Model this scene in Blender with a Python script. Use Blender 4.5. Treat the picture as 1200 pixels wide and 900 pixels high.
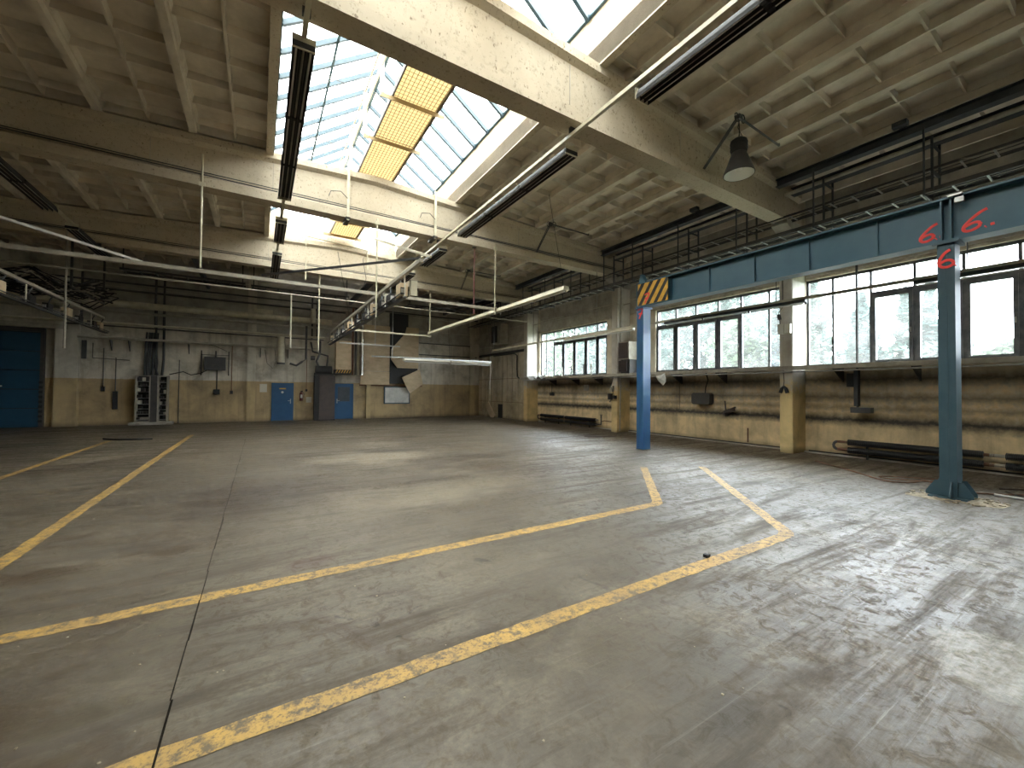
import bpy, math, random
from mathutils import Vector, Matrix
random.seed(7)
PI = math.pi
S = bpy.context.scene
C = S.collection
for o in list(bpy.data.objects): bpy.data.objects.remove(o)

# ------------------------------------------------------------------ camera, sky, exposure
cam = bpy.data.objects.new('camera', bpy.data.cameras.new('camera'))
C.objects.link(cam)
yaw, pitch, roll = 0.554084, 0.018275, 0.0089658
cy, sy, cp, sp = math.cos(yaw), math.sin(yaw), math.cos(pitch), math.sin(pitch)
fw = Vector((sy*cp, cy*cp, sp)); rt = Vector((cy, -sy, 0)); up = rt.cross(fw)
r2 = math.cos(roll)*rt + math.sin(roll)*up
u2 = -math.sin(roll)*rt + math.cos(roll)*up
cam.matrix_world = Matrix(((r2.x, u2.x, -fw.x, 0), (r2.y, u2.y, -fw.y, 0), (r2.z, u2.z, -fw.z, 1.65), (0, 0, 0, 1)))
cam.data.sensor_width = 36; cam.data.lens = 477.6/1200*36
cam.data.clip_start = .05; cam.data.clip_end = 600
S.camera = cam

W = bpy.data.worlds.new('overcast_sky'); S.world = W; W.use_nodes = True
nt = W.node_tree; bg = nt.nodes['Background']
tc = nt.nodes.new('ShaderNodeTexCoord'); sx = nt.nodes.new('ShaderNodeSeparateXYZ')
rmp = nt.nodes.new('ShaderNodeValToRGB')
rmp.color_ramp.elements[0].color = (.86, .89, .93, 1); rmp.color_ramp.elements[0].position = 0.0
rmp.color_ramp.elements[1].color = (.97, .985, 1.0, 1); rmp.color_ramp.elements[1].position = .7
nt.links.new(tc.outputs['Generated'], sx.inputs[0]); nt.links.new(sx.outputs['Z'], rmp.inputs[0])
nt.links.new(rmp.outputs[0], bg.inputs[0]); bg.inputs[1].default_value = 1.0
S.view_settings.view_transform = 'Standard'; S.view_settings.look = 'None'
S.view_settings.gamma = 1; S.view_settings.use_curve_mapping = False
S.view_settings.exposure = 5.55
S.cycles.max_bounces = 12; S.cycles.diffuse_bounces = 10; S.cycles.glossy_bounces = 3
S.cycles.transparent_max_bounces = 12; S.cycles.sample_clamp_indirect = 8
S.cycles.use_denoising = True
S.cycles.caustics_reflective = False; S.cycles.caustics_refractive = False

# ------------------------------------------------------------------ materials
def mat(name, col, rough=.8, metal=0, col2=None, scale=3, detail=6, bump=0, bscale=20, spec=.5, lo=.35, hi=.65, stretch=None, world=True):
    m = bpy.data.materials.new(name); m.use_nodes = True
    n = m.node_tree; b = n.nodes['Principled BSDF']
    b.inputs['Base Color'].default_value = (*col, 1); b.inputs['Roughness'].default_value = rough
    b.inputs['Metallic'].default_value = metal; b.inputs['Specular IOR Level'].default_value = spec
    m.diffuse_color = (*col, 1)
    if col2 or bump:
        if world:
            g = n.nodes.new('ShaderNodeNewGeometry').outputs['Position']
        else:
            g = n.nodes.new('ShaderNodeTexCoord').outputs['Object']
        mp = n.nodes.new('ShaderNodeMapping'); n.links.new(g, mp.inputs[0])
        if stretch: mp.inputs['Scale'].default_value = stretch
        g = mp.outputs[0]
    if col2:
        t = n.nodes.new('ShaderNodeTexNoise'); t.inputs['Scale'].default_value = scale; t.inputs['Detail'].default_value = detail
        t.inputs['Roughness'].default_value = .65
        n.links.new(g, t.inputs[0])
        r = n.nodes.new('ShaderNodeValToRGB'); r.color_ramp.elements[0].position = lo; r.color_ramp.elements[1].position = hi
        r.color_ramp.elements[0].color = (*col, 1); r.color_ramp.elements[1].color = (*col2, 1)
        n.links.new(t.outputs[0], r.inputs[0]); n.links.new(r.outputs[0], b.inputs['Base Color'])
    if bump:
        t = n.nodes.new('ShaderNodeTexNoise'); t.inputs['Scale'].default_value = bscale; t.inputs['Detail'].default_value = 5
        n.links.new(g, t.inputs[0])
        k = n.nodes.new('ShaderNodeBump'); k.inputs['Strength'].default_value = bump; k.inputs['Distance'].default_value = .02
        n.links.new(t.outputs[0], k.inputs['Height']); n.links.new(k.outputs[0], b.inputs['Normal'])
    return m

class NT:
    """small helper to write node graphs"""
    def __init__(s, m):
        s.m = m; s.n = m.node_tree; s.b = s.n.nodes['Principled BSDF']
        s.pos = s.n.nodes.new('ShaderNodeNewGeometry').outputs['Position']
    def link(s, a, b): s.n.links.new(a, b)
    def map(s, scale=(1, 1, 1), rot=(0, 0, 0), loc=(0, 0, 0)):
        q = s.n.nodes.new('ShaderNodeMapping'); s.link(s.pos, q.inputs[0])
        q.inputs['Scale'].default_value = scale; q.inputs['Rotation'].default_value = rot; q.inputs['Location'].default_value = loc
        return q.outputs[0]
    def noise(s, vec, scale, detail=5, rough=.6, dist=0):
        q = s.n.nodes.new('ShaderNodeTexNoise'); s.link(vec, q.inputs[0]); q.inputs['Scale'].default_value = scale
        q.inputs['Detail'].default_value = detail; q.inputs['Roughness'].default_value = rough; q.inputs['Distortion'].default_value = dist
        return q.outputs[0]
    def ramp(s, v, stops):
        q = s.n.nodes.new('ShaderNodeValToRGB'); e = q.color_ramp.elements
        while len(e) < len(stops): e.new(.5)
        for k, (p, c) in enumerate(stops):
            e[k].position = p; e[k].color = (c, c, c, 1) if not isinstance(c, tuple) else (*c, 1)
        s.link(v, q.inputs[0]); return q.outputs[0]
    def mix(s, f, a, b, mode='MIX'):
        q = s.n.nodes.new('ShaderNodeMix'); q.data_type = 'RGBA'; q.blend_type = mode
        for sock, v in ((q.inputs[0], f), (q.inputs[6], a), (q.inputs[7], b)):
            if isinstance(v, (int, float)): sock.default_value = v
            elif isinstance(v, tuple): sock.default_value = (*v, 1)
            else: s.link(v, sock)
        return q.outputs[2]
    def math(s, op, a, b=0.0, c=None):
        q = s.n.nodes.new('ShaderNodeMath'); q.operation = op
        for k, v in enumerate((a, b) if c is None else (a, b, c)):
            if isinstance(v, (int, float)): q.inputs[k].default_value = v
            else: s.link(v, q.inputs[k])
        return q.outputs[0]
    def xyz(s):
        q = s.n.nodes.new('ShaderNodeSeparateXYZ'); s.link(s.pos, q.inputs[0]); return q.outputs
    def bump(s, h, strength, dist=.02):
        k = s.n.nodes.new('ShaderNodeBump'); k.inputs['Strength'].default_value = strength; k.inputs['Distance'].default_value = dist
        s.link(h, k.inputs['Height']); s.link(k.outputs[0], s.b.inputs['Normal'])

def floor_mat():
    m = mat('worn_concrete_floor', (.2, .18, .15), .5); t = NT(m)
    big = t.noise(t.map((.22, .3, 1)), 1, 4, .55, .6)
    mid = t.noise(t.map((1, 1, 1)), 1.6, 7, .65, .3)
    wob = t.noise(t.map((1, 1, 1), (0, 0, 0), (7, 1, 0)), 1.1, 7, .7)
    fine = t.noise(t.map((1, 1, 1)), 26, 5, .7)
    drag = t.noise(t.map((.35, 2.6, 1), (0, 0, .75)), 1.3, 7, .7, .4)
    scr = t.noise(t.map((.5, 26, 1), (0, 0, 1.0)), 1.0, 6, .75, .5)
    scr2 = t.noise(t.map((.6, 22, 1), (0, 0, 2.4)), 1.0, 6, .75, .5)
    spots = t.noise(t.map((1, 1, 1), (0, 0, 0), (4, 2, 0)), 3.2, 3, .5, 1.2)
    P = t.xyz()
    def blob(cx, cy, rx, ry, rot=0.0, soft=.6, w=1.0):
        """stain or wear patch of its own place on the floor, with a ragged edge"""
        ca, sa = math.cos(rot), math.sin(rot)
        dx = t.math('SUBTRACT', P['X'], cx); dy = t.math('SUBTRACT', P['Y'], cy)
        u = t.math('DIVIDE', t.math('ADD', t.math('MULTIPLY', dx, ca), t.math('MULTIPLY', dy, sa)), rx)
        v = t.math('DIVIDE', t.math('SUBTRACT', t.math('MULTIPLY', dy, ca), t.math('MULTIPLY', dx, sa)), ry)
        d = t.math('SQRT', t.math('ADD', t.math('MULTIPLY', u, u), t.math('MULTIPLY', v, v)))
        d = t.math('ADD', d, t.math('MULTIPLY', t.math('SUBTRACT', wob, .5), w*2))
        q = t.math('DIVIDE', t.math('SUBTRACT', 1.0, d), soft)
        return t.math('MINIMUM', t.math('MAXIMUM', q, 0.0), 1.0)
    K = .47
    def k(*c): return tuple(x*K*q for x, q in zip(c, (1.06, 1.0, .89)))
    c = t.ramp(big, [(.34, k(.12, .095, .067)), (.5, k(.20, .168, .122)), (.64, k(.29, .245, .18))])
    c = t.mix(t.ramp(mid, [(.38, .0), (.66, .6)]), c, k(.28, .238, .178))
    rusty = t.noise(t.map((1, .8, 1), (0, 0, .4), (3, 14, 0)), .42, 7, .72, 1.0)
    c = t.mix(t.ramp(rusty, [(.52, 0.0), (.62, .7)]), c, k(.13, .085, .052))
    pale = t.noise(t.map((.8, 1.3, 1), (0, 0, -.2), (21, 5, 0)), .5, 7, .7, .8)
    c = t.mix(t.ramp(pale, [(.54, 0.0), (.64, .6)]), c, k(.42, .37, .29))
    def over(c, mask, f, col): return t.mix(t.math('MULTIPLY', mask, f), c, k(*col))
    c = over(c, blob(-.2, 7.6, 1.9, 1.5, .3, .8), .75, (.085, .06, .04))
    c = over(c, blob(-6, 17, 1.6, .8, 0, .5), .7, (.06, .045, .03))
    c = over(c, blob(2.3, 6.2, 2.3, .9, .12, .7), .75, (.42, .37, .28))
    c = over(c, blob(2.4, 10.4, 1.7, 1.1, -.1, .5), .8, (.48, .42, .33))
    c = over(c, blob(3.0, 11.3, .9, .45, -.3, .5), .8, (.07, .05, .035))
    c = over(c, blob(4.56, 14.27, .35, .3, 0, .3, .3), .9, (.035, .028, .02))
    c = over(c, blob(.41, 4.34, .3, .18, 0, .7), .7, (.13, .06, .03))
    c = over(c, blob(2.09, 1.19, .33, .17, .2, .8), .8, (.07, .05, .025))
    c = over(c, blob(2.4, 1.6, .5, .3, 0, .9), .3, (.09, .07, .05))
    c = over(c, blob(5.4, 7.2, 1.5, 1.0, .5, .5), .5, (.14, .09, .06))
    c = over(c, blob(7.5, 10.5, 2.6, 1.2, .6, .6), .45, (.13, .085, .06))
    c = over(c, blob(11.8, 6.5, .9, 9, 0, .8), .5, (.14, .10, .07))
    c = over(c, blob(11.5, 16, 2, 3, 0, .8), .6, (.14, .085, .055))
    c = over(c, blob(3.9, .6, .5, .32, .1, .25, .3), .6, (.55, .53, .48))
    c = over(c, blob(5, 3.2, 4.5, 2.4, 0, .9), .30, (.30, .29, .27))
    c = t.mix(t.ramp(drag, [(.52, 0.0), (.68, .65)]), c, k(.075, .055, .038))
    c = t.mix(t.ramp(t.noise(t.map((1, 1, 1), (0, 0, 0), (9, 3, 0)), .55, 6, .7, .7), [(.56, 0.0), (.68, .55)]), c, k(.09, .062, .042))
    c = t.mix(t.ramp(fine, [(.42, .35), (.6, 0.0)]), c, k(.10, .085, .063))
    c = t.mix(t.ramp(scr, [(.60, 0.0), (.72, .42)]), c, k(.42, .39, .34))
    c = t.mix(t.ramp(scr2, [(.62, 0.0), (.74, .35)]), c, k(.38, .355, .31))
    c = t.mix(t.ramp(spots, [(.69, 0.0), (.74, .65)]), c, k(.06, .045, .035))
    flk = t.noise(t.map((1, 1, 1), (0, 0, 0), (2, 8, 0)), 8, 4, .8, .8)
    c = t.mix(t.ramp(flk, [(.66, 0.0), (.71, .5)]), c, k(.07, .05, .035))
    t.link(c, t.b.inputs['Base Color'])
    r = t.ramp(mid, [(.3, .36), (.7, .55)])
    r = t.mix(t.ramp(scr, [(.45, .0), (.7, .5)]), r, (.28, .28, .28))
    r = t.mix(t.ramp(drag, [(.48, 0.0), (.62, .8)]), r, (.8, .8, .8))
    r = t.mix(t.ramp(flk, [(.5, 0.0), (.62, .8)]), r, (.85, .85, .85))
    t.link(r, t.b.inputs['Roughness']); t.b.inputs['Specular IOR Level'].default_value = .5
    h = t.mix(.4, t.noise(t.map((1, 1, 1)), 9, 6, .7), scr)
    t.bump(h, .4, .01)
    return m

def wall_mat(name, split, yel, white, band=0.0, dirt=.5, fade=.02):
    m = mat(name, white, .85); t = NT(m); z = t.xyz()['Z']
    n1 = t.noise(t.map((1, 1, 1)), 1.1, 7, .65, .3); n2 = t.noise(t.map((1, 1, 1)), 7, 6, .7)
    streak = t.noise(t.map((4.5, 4.5, .35)), 1, 5, .6)
    zz = t.math('ADD', z, t.math('MULTIPLY', t.math('SUBTRACT', n2, .5), fade*3))
    f = t.math('MULTIPLY_ADD', t.math('SUBTRACT', zz, split), 1/fade, .5)
    f = t.math('MINIMUM', t.math('MAXIMUM', f, 0.0), 1.0)
    c = t.mix(f, yel, white)
    c = t.mix(t.ramp(n1, [(.42, 0.0), (.72, dirt)]), c, (.13, .105, .07))
    c = t.mix(t.ramp(streak, [(.5, 0.0), (.75, dirt*.7)]), c, (.17, .13, .085))
    c = t.mix(t.ramp(n2, [(.62, 0.0), (.72, .35)]), c, (.5, .44, .33))
    if band:      # soot left on the wall in level bands
        zb = t.math('ADD', z, t.math('MULTIPLY', t.math('SUBTRACT', n2, .5), .22))
        b = None
        for zc, w, a in ((.98, .2, .95), (1.58, .16, .6), (2.04, .2, .75), (1.30, .1, .4), (4.98, .1, .5)):
            g = t.math('MAXIMUM', t.math('SUBTRACT', 1.0, t.math('DIVIDE', t.math('ABSOLUTE', t.math('SUBTRACT', zb, zc)), w)), 0.0)
            g = t.math('MULTIPLY', g, a*band)
            b = g if b is None else t.math('MAXIMUM', b, g)
        c = t.mix(b, c, (.055, .045, .035))
    # darker towards the foot
    foot = t.math('MAXIMUM', t.math('SUBTRACT', .9, t.math('DIVIDE', z, .22)), 0.0)
    c = t.mix(t.math('MULTIPLY', foot, .7), c, (.07, .055, .04))
    t.link(c, t.b.inputs['Base Color']); t.bump(n2, .25)
    return m

def cream_mat():
    m = mat('cream_painted_concrete', (.62, .54, .38), .8); t = NT(m)
    n1 = t.noise(t.map(), .9, 6, .6); n2 = t.noise(t.map(), 11, 6, .75); n3 = t.noise(t.map((1, 1, .5)), 22, 3, .6)
    c = t.mix(t.ramp(n1, [(.35, 0.0), (.7, 1.0)]), (.53, .455, .34), (.42, .355, .26))
    c = t.mix(t.ramp(n2, [(.54, 0.0), (.70, .6)]), c, (.20, .155, .10))
    c = t.mix(t.ramp(n3, [(.62, 0.0), (.70, .8)]), c, (.14, .10, .06))
    t.link(c, t.b.inputs['Base Color']); t.bump(n2, .3)
    return m

M = {}
M['floor'] = floor_mat()
M['cream'] = cream_mat()
M['panel'] = mat('limewashed_ceiling_concrete', (.72, .655, .55), .9, col2=(.52, .46, .375), scale=1.3, bump=.25, bscale=14)
M['wall_back'] = wall_mat('back_wall_paint', 2.05, (.46, .34, .18), (.62, .57, .47), dirt=.7)
M['wall_right'] = wall_mat('window_wall_paint', 1.6, (.84, .64, .36), (.70, .63, .49), band=1.15, dirt=.62, fade=1.2)
M['pier'] = wall_mat('pier_paint', 1.9, (.76, .57, .27), (.62, .58, .51), dirt=.5, fade=.4)
M['dado_pier'] = wall_mat('pilaster_paint', 2.05, (.52, .39, .20), (.62, .58, .48), dirt=.45)
M['fill_white'] = mat('pale_fill_wall', (.74, .71, .64), .9, col2=(.64, .6, .52), scale=1.5)  # for the unseen walls, coloured pale to bounce fill light into the hall
M['old_board'] = wall_mat('old_board_paint', 1.6, (.55, .45, .28), (.60, .53, .40), dirt=.6, fade=1.4)
M['joint'] = mat('dirt_filled_joint', (.012, .009, .006), 1.0, spec=.1)
M['conc'] = mat('grey_concrete', (.46, .43, .37), .9, col2=(.30, .27, .22), scale=2, bump=.2)
M['blue'] = mat('blue_steel_paint', (.026, .088, .128), .42, col2=(.036, .105, .145), scale=2.5, spec=.5)
M['blue_bright'] = mat('bright_blue_steel_paint', (.02, .085, .24), .42, col2=(.035, .11, .2), scale=2.2, stretch=(1, 1, .6))
M['blue_grey'] = mat('blue_grey_steel_paint', (.032, .075, .10), .45, col2=(.05, .095, .12), scale=3)
M['door_blue'] = mat('blue_door_paint', (.01, .065, .16), .5, col2=(.015, .08, .18), scale=3)
M['gate_blue'] = mat('gate_blue_paint', (.005, .045, .085), .6, col2=(.008, .055, .10), scale=3)
M['black'] = mat('black_rubber', (.018, .017, .016), .6)
M['dark'] = mat('dark_steel', (.045, .045, .047), .5, col2=(.07, .065, .06), scale=6)
M['navy'] = mat('dusty_dark_steel', (.03, .036, .045), .55, col2=(.055, .06, .068), scale=4)
M['brown'] = mat('dark_brown_paint', (.05, .035, .032), .55, col2=(.07, .05, .042), scale=4)
M['galv'] = mat('galvanised_steel', (.5, .5, .48), .35, metal=.8, col2=(.34, .34, .33), scale=8)
M['greypipe'] = mat('grey_painted_pipe', (.42, .385, .31), .5, col2=(.3, .27, .21), scale=5)
M['creampipe'] = mat('cream_enamel', (.62, .57, .42), .4, col2=(.45, .41, .3), scale=4)
M['cable'] = mat('cable_sheath', (.03, .03, .03), .5, col2=(.07, .07, .07), scale=5)
M['rust'] = mat('rusty_pipe', (.13, .055, .03), .7, col2=(.2, .1, .05), scale=8)
M['red'] = mat('red_spray_paint', (.85, .06, .05), .6)
M['redpipe'] = mat('dull_red_paint', (.12, .022, .018), .5)
M['yellow'] = mat('signal_yellow', (.75, .42, .04), .55, col2=(.55, .3, .04), scale=8)
M['board'] = mat('fibreboard', (.66, .52, .34), .85, col2=(.52, .40, .25), scale=2, stretch=(1, 1, 2))
M['white'] = mat('white_paint', (.66, .65, .60), .6, col2=(.5, .49, .45), scale=4)
M['offwhite'] = mat('aged_white_plastic', (.6, .57, .47), .5)
M['tube'] = mat('unlit_lamp_tube', (.75, .75, .72), .25)
M['enamel'] = mat('white_enamel_reflector', (.95, .95, .93), .15)
M['bars'] = mat('roof_glazing_bar_paint', (.02, .045, .06), .5, col2=(.035, .06, .075), scale=5)
M['frame'] = mat('window_frame_paint', (.04, .045, .05), .45, col2=(.1, .1, .1), scale=6)
M['foil'] = mat('bright_metal_foil', (.75, .74, .7), .25, metal=.9, bump=.8, bscale=25)
M['plastic'] = mat('clear_crumpled_sheet', (.6, .6, .57), .3, bump=.6, bscale=18)
M['rubble'] = mat('broken_screed', (.42, .36, .25), .95, col2=(.25, .2, .14), scale=14, bump=.8, bscale=40)
M['grass'] = mat('meadow_grass', (.04, .06, .03), .9, col2=(.06, .08, .04), scale=1)
M['bark'] = mat('tree_bark', (.12, .095, .07), .9, col2=(.2, .17, .13), scale=6)
def leaf(name, a, b):
    m = mat(name, a, .7, col2=b, scale=1.2)
    bs = m.node_tree.nodes['Principled BSDF']
    tr = m.node_tree.nodes.new('ShaderNodeBsdfTranslucent'); tr.inputs[0].default_value = (*b, 1)
    mx = m.node_tree.nodes.new('ShaderNodeMixShader'); mx.inputs[0].default_value = .35
    out = m.node_tree.nodes['Material Output']
    m.node_tree.links.new(bs.outputs[0], mx.inputs[1]); m.node_tree.links.new(tr.outputs[0], mx.inputs[2]); m.node_tree.links.new(mx.outputs[0], out.inputs[0])
    return m
M['leaf_a'] = leaf('pine_leaves', (.034, .062, .052), (.048, .08, .066)); M['leaf_b'] = leaf('broad_leaves', (.044, .074, .038), (.06, .094, .052))
M['leaf_c'] = leaf('spruce_leaves', (.032, .062, .058), (.045, .08, .072))

def glass(name, haze, tint=(.97, 1, .99)):
    m = bpy.data.materials.new(name); m.use_nodes = True; n = m.node_tree
    n.nodes.remove(n.nodes['Principled BSDF']); out = n.nodes['Material Output']
    tr = n.nodes.new('ShaderNodeBsdfTransparent'); tr.inputs[0].default_value = (*tint, 1)
    gl = n.nodes.new('ShaderNodeBsdfGlossy'); gl.inputs['Roughness'].default_value = .05
    tl = n.nodes.new('ShaderNodeBsdfTranslucent'); tl.inputs[0].default_value = (.85, .88, .86, 1)
    m1 = n.nodes.new('ShaderNodeMixShader'); m2 = n.nodes.new('ShaderNodeMixShader')
    g = n.nodes.new('ShaderNodeNewGeometry'); t = n.nodes.new('ShaderNodeTexNoise'); t.inputs['Scale'].default_value = 2.5; t.inputs['Detail'].default_value = 6
    n.links.new(g.outputs['Position'], t.inputs[0])
    q = n.nodes.new('ShaderNodeMath'); q.operation = 'MULTIPLY'; q.inputs[1].default_value = haze*2
    n.links.new(t.outputs[0], q.inputs[0]); n.links.new(q.outputs[0], m1.inputs[0])
    n.links.new(tr.outputs[0], m1.inputs[1]); n.links.new(tl.outputs[0], m1.inputs[2])
    m2.inputs[0].default_value = .05
    n.links.new(m1.outputs[0], m2.inputs[1]); n.links.new(gl.outputs[0], m2.inputs[2]); n.links.new(m2.outputs[0], out.inputs[0])
    return m
M['glass'] = glass('dusty_window_glass', .028, (.85, .89, .905))
M['wired'] = glass('dusty_roof_glass', .12, (.56, .57, .56))

m = mat('translucent_cream_plate', (.75, .62, .38), .6, col2=(.66, .54, .32), scale=2)
tr = m.node_tree.nodes.new('ShaderNodeBsdfTranslucent'); tr.inputs[0].default_value = (.72, .62, .42, 1)
mx = m.node_tree.nodes.new('ShaderNodeMixShader'); mx.inputs[0].default_value = .5
m.node_tree.links.new(m.node_tree.nodes['Principled BSDF'].outputs[0], mx.inputs[1]); m.node_tree.links.new(tr.outputs[0], mx.inputs[2])
m.node_tree.links.new(mx.outputs[0], m.node_tree.nodes['Material Output'].inputs[0]); M['plate'] = m
# ------------------------------------------------------------------ mesh helpers
class MB:
    def __init__(s): s.v = []; s.f = []
    def add(s, vs, fs):
        k = len(s.v); s.v += [tuple(v) for v in vs]; s.f += [tuple(i+k for i in f) for f in fs]; return s
    def box(s, x0, x1, y0, y1, z0, z1):
        v = [(x, y, z) for x in (x0, x1) for y in (y0, y1) for z in (z0, z1)]
        return s.add(v, [(0, 1, 3, 2), (4, 6, 7, 5), (0, 4, 5, 1), (2, 3, 7, 6), (0, 2, 6, 4), (1, 5, 7, 3)])
    def bar(s, a, b, w, h=None, upv=(0, 0, 1)):
        """rectangular bar from a to b, w wide and h deep along upv"""
        a = Vector(a); b = Vector(b); d = (b-a).normalized(); h = h or w
        u = Vector(upv)
        if abs(d.dot(u)) > .97: u = Vector((0, 1, 0))
        r = d.cross(u).normalized(); u = r.cross(d)
        v = [p + r*i*w/2 + u*j*h/2 for p in (a, b) for i in (-1, 1) for j in (-1, 1)]
        return s.add(v, [(0, 1, 3, 2), (4, 6, 7, 5), (0, 4, 5, 1), (2, 3, 7, 6), (0, 2, 6, 4), (1, 5, 7, 3)])
    def tube(s, pts, r, n=8, cap=True, flat=None):
        pts = [Vector(p) for p in pts]; rings = []; ref = Vector((0, 0, 1))
        for i, p in enumerate(pts):
            d = (pts[min(i+1, len(pts)-1)] - pts[max(i-1, 0)]).normalized()
            rf = ref if abs(d.dot(ref)) < .95 else Vector((1, 0, 0))
            x = d.cross(rf).normalized(); y = d.cross(x)
            rr = r[i] if isinstance(r, (list, tuple)) else r
            rings.append([p + (x*math.cos(2*PI*k/n) + y*math.sin(2*PI*k/n))*rr for k in range(n)])
        v = [q for ring in rings for q in ring]; f = []
        for i in range(len(pts)-1):
            for k in range(n):
                f.append((i*n+k, i*n+(k+1) % n, (i+1)*n+(k+1) % n, (i+1)*n+k))
        if cap: f.append(tuple(range(n))[::-1]); f.append(tuple((len(pts)-1)*n+k for k in range(n)))
        return s.add(v, f)
    def prism(s, poly, axis, a, b):
        """poly in the two other axes, extruded from a to b along axis"""
        n = len(poly)
        def P(p, t): return (t, p[0], p[1]) if axis == 'x' else (p[0], t, p[1]) if axis == 'y' else (p[0], p[1], t)
        v = [P(p, a) for p in poly] + [P(p, b) for p in poly]
        return s.add(v, [tuple(range(n)), tuple(range(2*n-1, n-1, -1))] + [(i, i+n, (i+1) % n+n, (i+1) % n) for i in range(n)])
    def lathe(s, prof, c, n=20):
        v = []; f = []
        for r, z in prof:
            v += [(c[0]+r*math.cos(2*PI*k/n), c[1]+r*math.sin(2*PI*k/n), c[2]+z) for k in range(n)]
        for i in range(len(prof)-1):
            for k in range(n): f.append((i*n+k, i*n+(k+1) % n, (i+1)*n+(k+1) % n, (i+1)*n+k))
        return s.add(v, f)
    def mesh(s, name, m, smooth=False, fix=True):
        me = bpy.data.meshes.new(name); me.from_pydata(s.v, [], s.f); me.materials.append(m)
        if fix:
            import bmesh
            b = bmesh.new(); b.from_mesh(me); bmesh.ops.recalc_face_normals(b, faces=b.faces); b.to_mesh(me); b.free()
        if smooth: me.polygons.foreach_set('use_smooth', [True]*len(me.polygons))
        return me
    def build(s, name, m, parent=None, smooth=False, origin=None, fix=True):
        if parent is None or origin is not None:
            if origin is None:
                xs = [v[0] for v in s.v]; ys = [v[1] for v in s.v]; zs = [v[2] for v in s.v]
                origin = ((min(xs)+max(xs))/2, (min(ys)+max(ys))/2, min(zs))
            s.v = [(v[0]-origin[0], v[1]-origin[1], v[2]-origin[2]) for v in s.v]
        me = s.mesh(name, m, smooth, fix)
        o = bpy.data.objects.new(name, me); C.objects.link(o)
        if origin is not None: o.location = origin
        if parent is not None: attach(o, parent)
        if smooth and len(me.polygons) > 6: soften(me)
        return o
def soften(me):
    try: me.set_sharp_from_angle(angle=math.radians(40))
    except Exception: pass
def attach(o, p):
    """parent keeping world coordinates (parents are never rotated or scaled)"""
    o.parent = p; w = p
    off = Vector((0, 0, 0))
    while w is not None: off += w.location; w = w.parent
    o.location = Vector(o.location) - off
def tag(o, label=None, cat=None, group=None, kind=None):
    if label: o['label'] = label
    if cat: o['category'] = cat
    if group: o['group'] = group
    if kind: o['kind'] = kind
    return o
def empty(name, loc, label=None, cat=None, group=None, kind=None):
    o = bpy.data.objects.new(name, None); C.objects.link(o); o.location = loc; o.empty_display_size = .1
    return tag(o, label, cat, group, kind)
def share(name, me, loc, parent):
    o = bpy.data.objects.new(name, me); C.objects.link(o); o.location = loc
    if parent is not None: attach(o, parent)
    return o
def thing1(mb, name, m, label, cat, group=None, smooth=False): return tag(mb.build(name, m, smooth=smooth), label, cat, group)

BY = [-7.3, -0.8, 5.68, 12.2, 18.7]        # beam centre lines
XL, XR, YF, YB = -12.8, 13.3, -7.6, 24.7
XA = 2.72                                   # ridge line of the hall
def top(x): return 7.82 - .045*abs(x-XA)

# ------------------------------------------------------------------ floor and ground
fl = MB().box(XL-.3, XR+.3, YF-.3, YB+.3, -.2, 0).build('floor', M['floor']); tag(fl, kind='structure')
j = MB()
for k in range(30):        # the open joint, a sunken dark line of uneven width
    y0, y1 = -2+k*.6, -2+(k+1)*.6; w = .003+random.random()*.004
    j.box(-.37-w+.004*math.sin(k*2.1), -.37+w+.004*math.sin(k*2.1), y0, y1, -.01, .0036)
j.build('floor_joint', M['joint'], fl)
j = MB()
for a, b in (((6.55, 2.18), (6.29, 1.69)), ((6.29, 1.69), (5.93, .72)), ((5.93, .72), (5.7, -.4)), ((6.55, 2.18), (7.4, 3.6))):
    j.bar((a[0], a[1], 0), (b[0], b[1], 0), .008, .002)
j.build('floor_crack', M['dark'], fl)
gr = MB().box(XR+.6, 120, -90, 140, -.9, -.8).build('ground', M['grass']); tag(gr, kind='structure')

# painted lines: thin worn strips
ml = mat('worn_yellow_line_paint', (.36, .23, .06), .6)
t = NT(ml)
w1 = t.noise(t.map(), 13, 7, .75); w2 = t.noise(t.map(), 2.2, 4, .6); w3 = t.noise(t.map((1, 1, 1), (0, 0, .7)), 45, 4, .7)
c = t.mix(t.ramp(w2, [(.35, 0.0), (.65, 1.0)]), (.52, .315, .07), (.36, .225, .075))
c = t.mix(t.ramp(w1, [(.47, 0.0), (.60, .9)]), c, (.10, .078, .052))
c = t.mix(t.ramp(w3, [(.52, 0.0), (.64, .7)]), c, (.085, .065, .045))
t.link(c, t.b.inputs['Base Color'])
def strip(pts, w, name='floor_line'):
    mb = MB()
    for (a, b) in zip(pts[:-1], pts[1:]):
        a = Vector((*a, 0)); b = Vector((*b, 0)); L = (b-a).length; n = max(2, int(L/.12)); d = (b-a)/L; r = Vector((-d.y, d.x, 0))
        vs = []; 
        for i in range(n+1):
            p = a+d*L*i/n
            vs += [p+r*(w/2+random.uniform(-.008, .008))+Vector((0, 0, .003)), p-r*(w/2+random.uniform(-.008, .008))+Vector((0, 0, .003))]
        mb.add(vs, [(2*i, 2*i+1, 2*i+3, 2*i+2) for i in range(n)])
    o = mb.build(name, ml, fl)
    return o
strip([(-2.02, -4), (-2.02, 18.3)], .14); strip([(-3.95, -4), (-3.95, 17.4)], .13)
strip([(-6, 4.03), (5.02, 4.03), (5.12, 4.08), (7.25, 6.15)], .15)
strip([(-6, 2.38), (5.25, 2.38), (5.38, 2.44), (8.45, 5.55)], .15)

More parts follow.
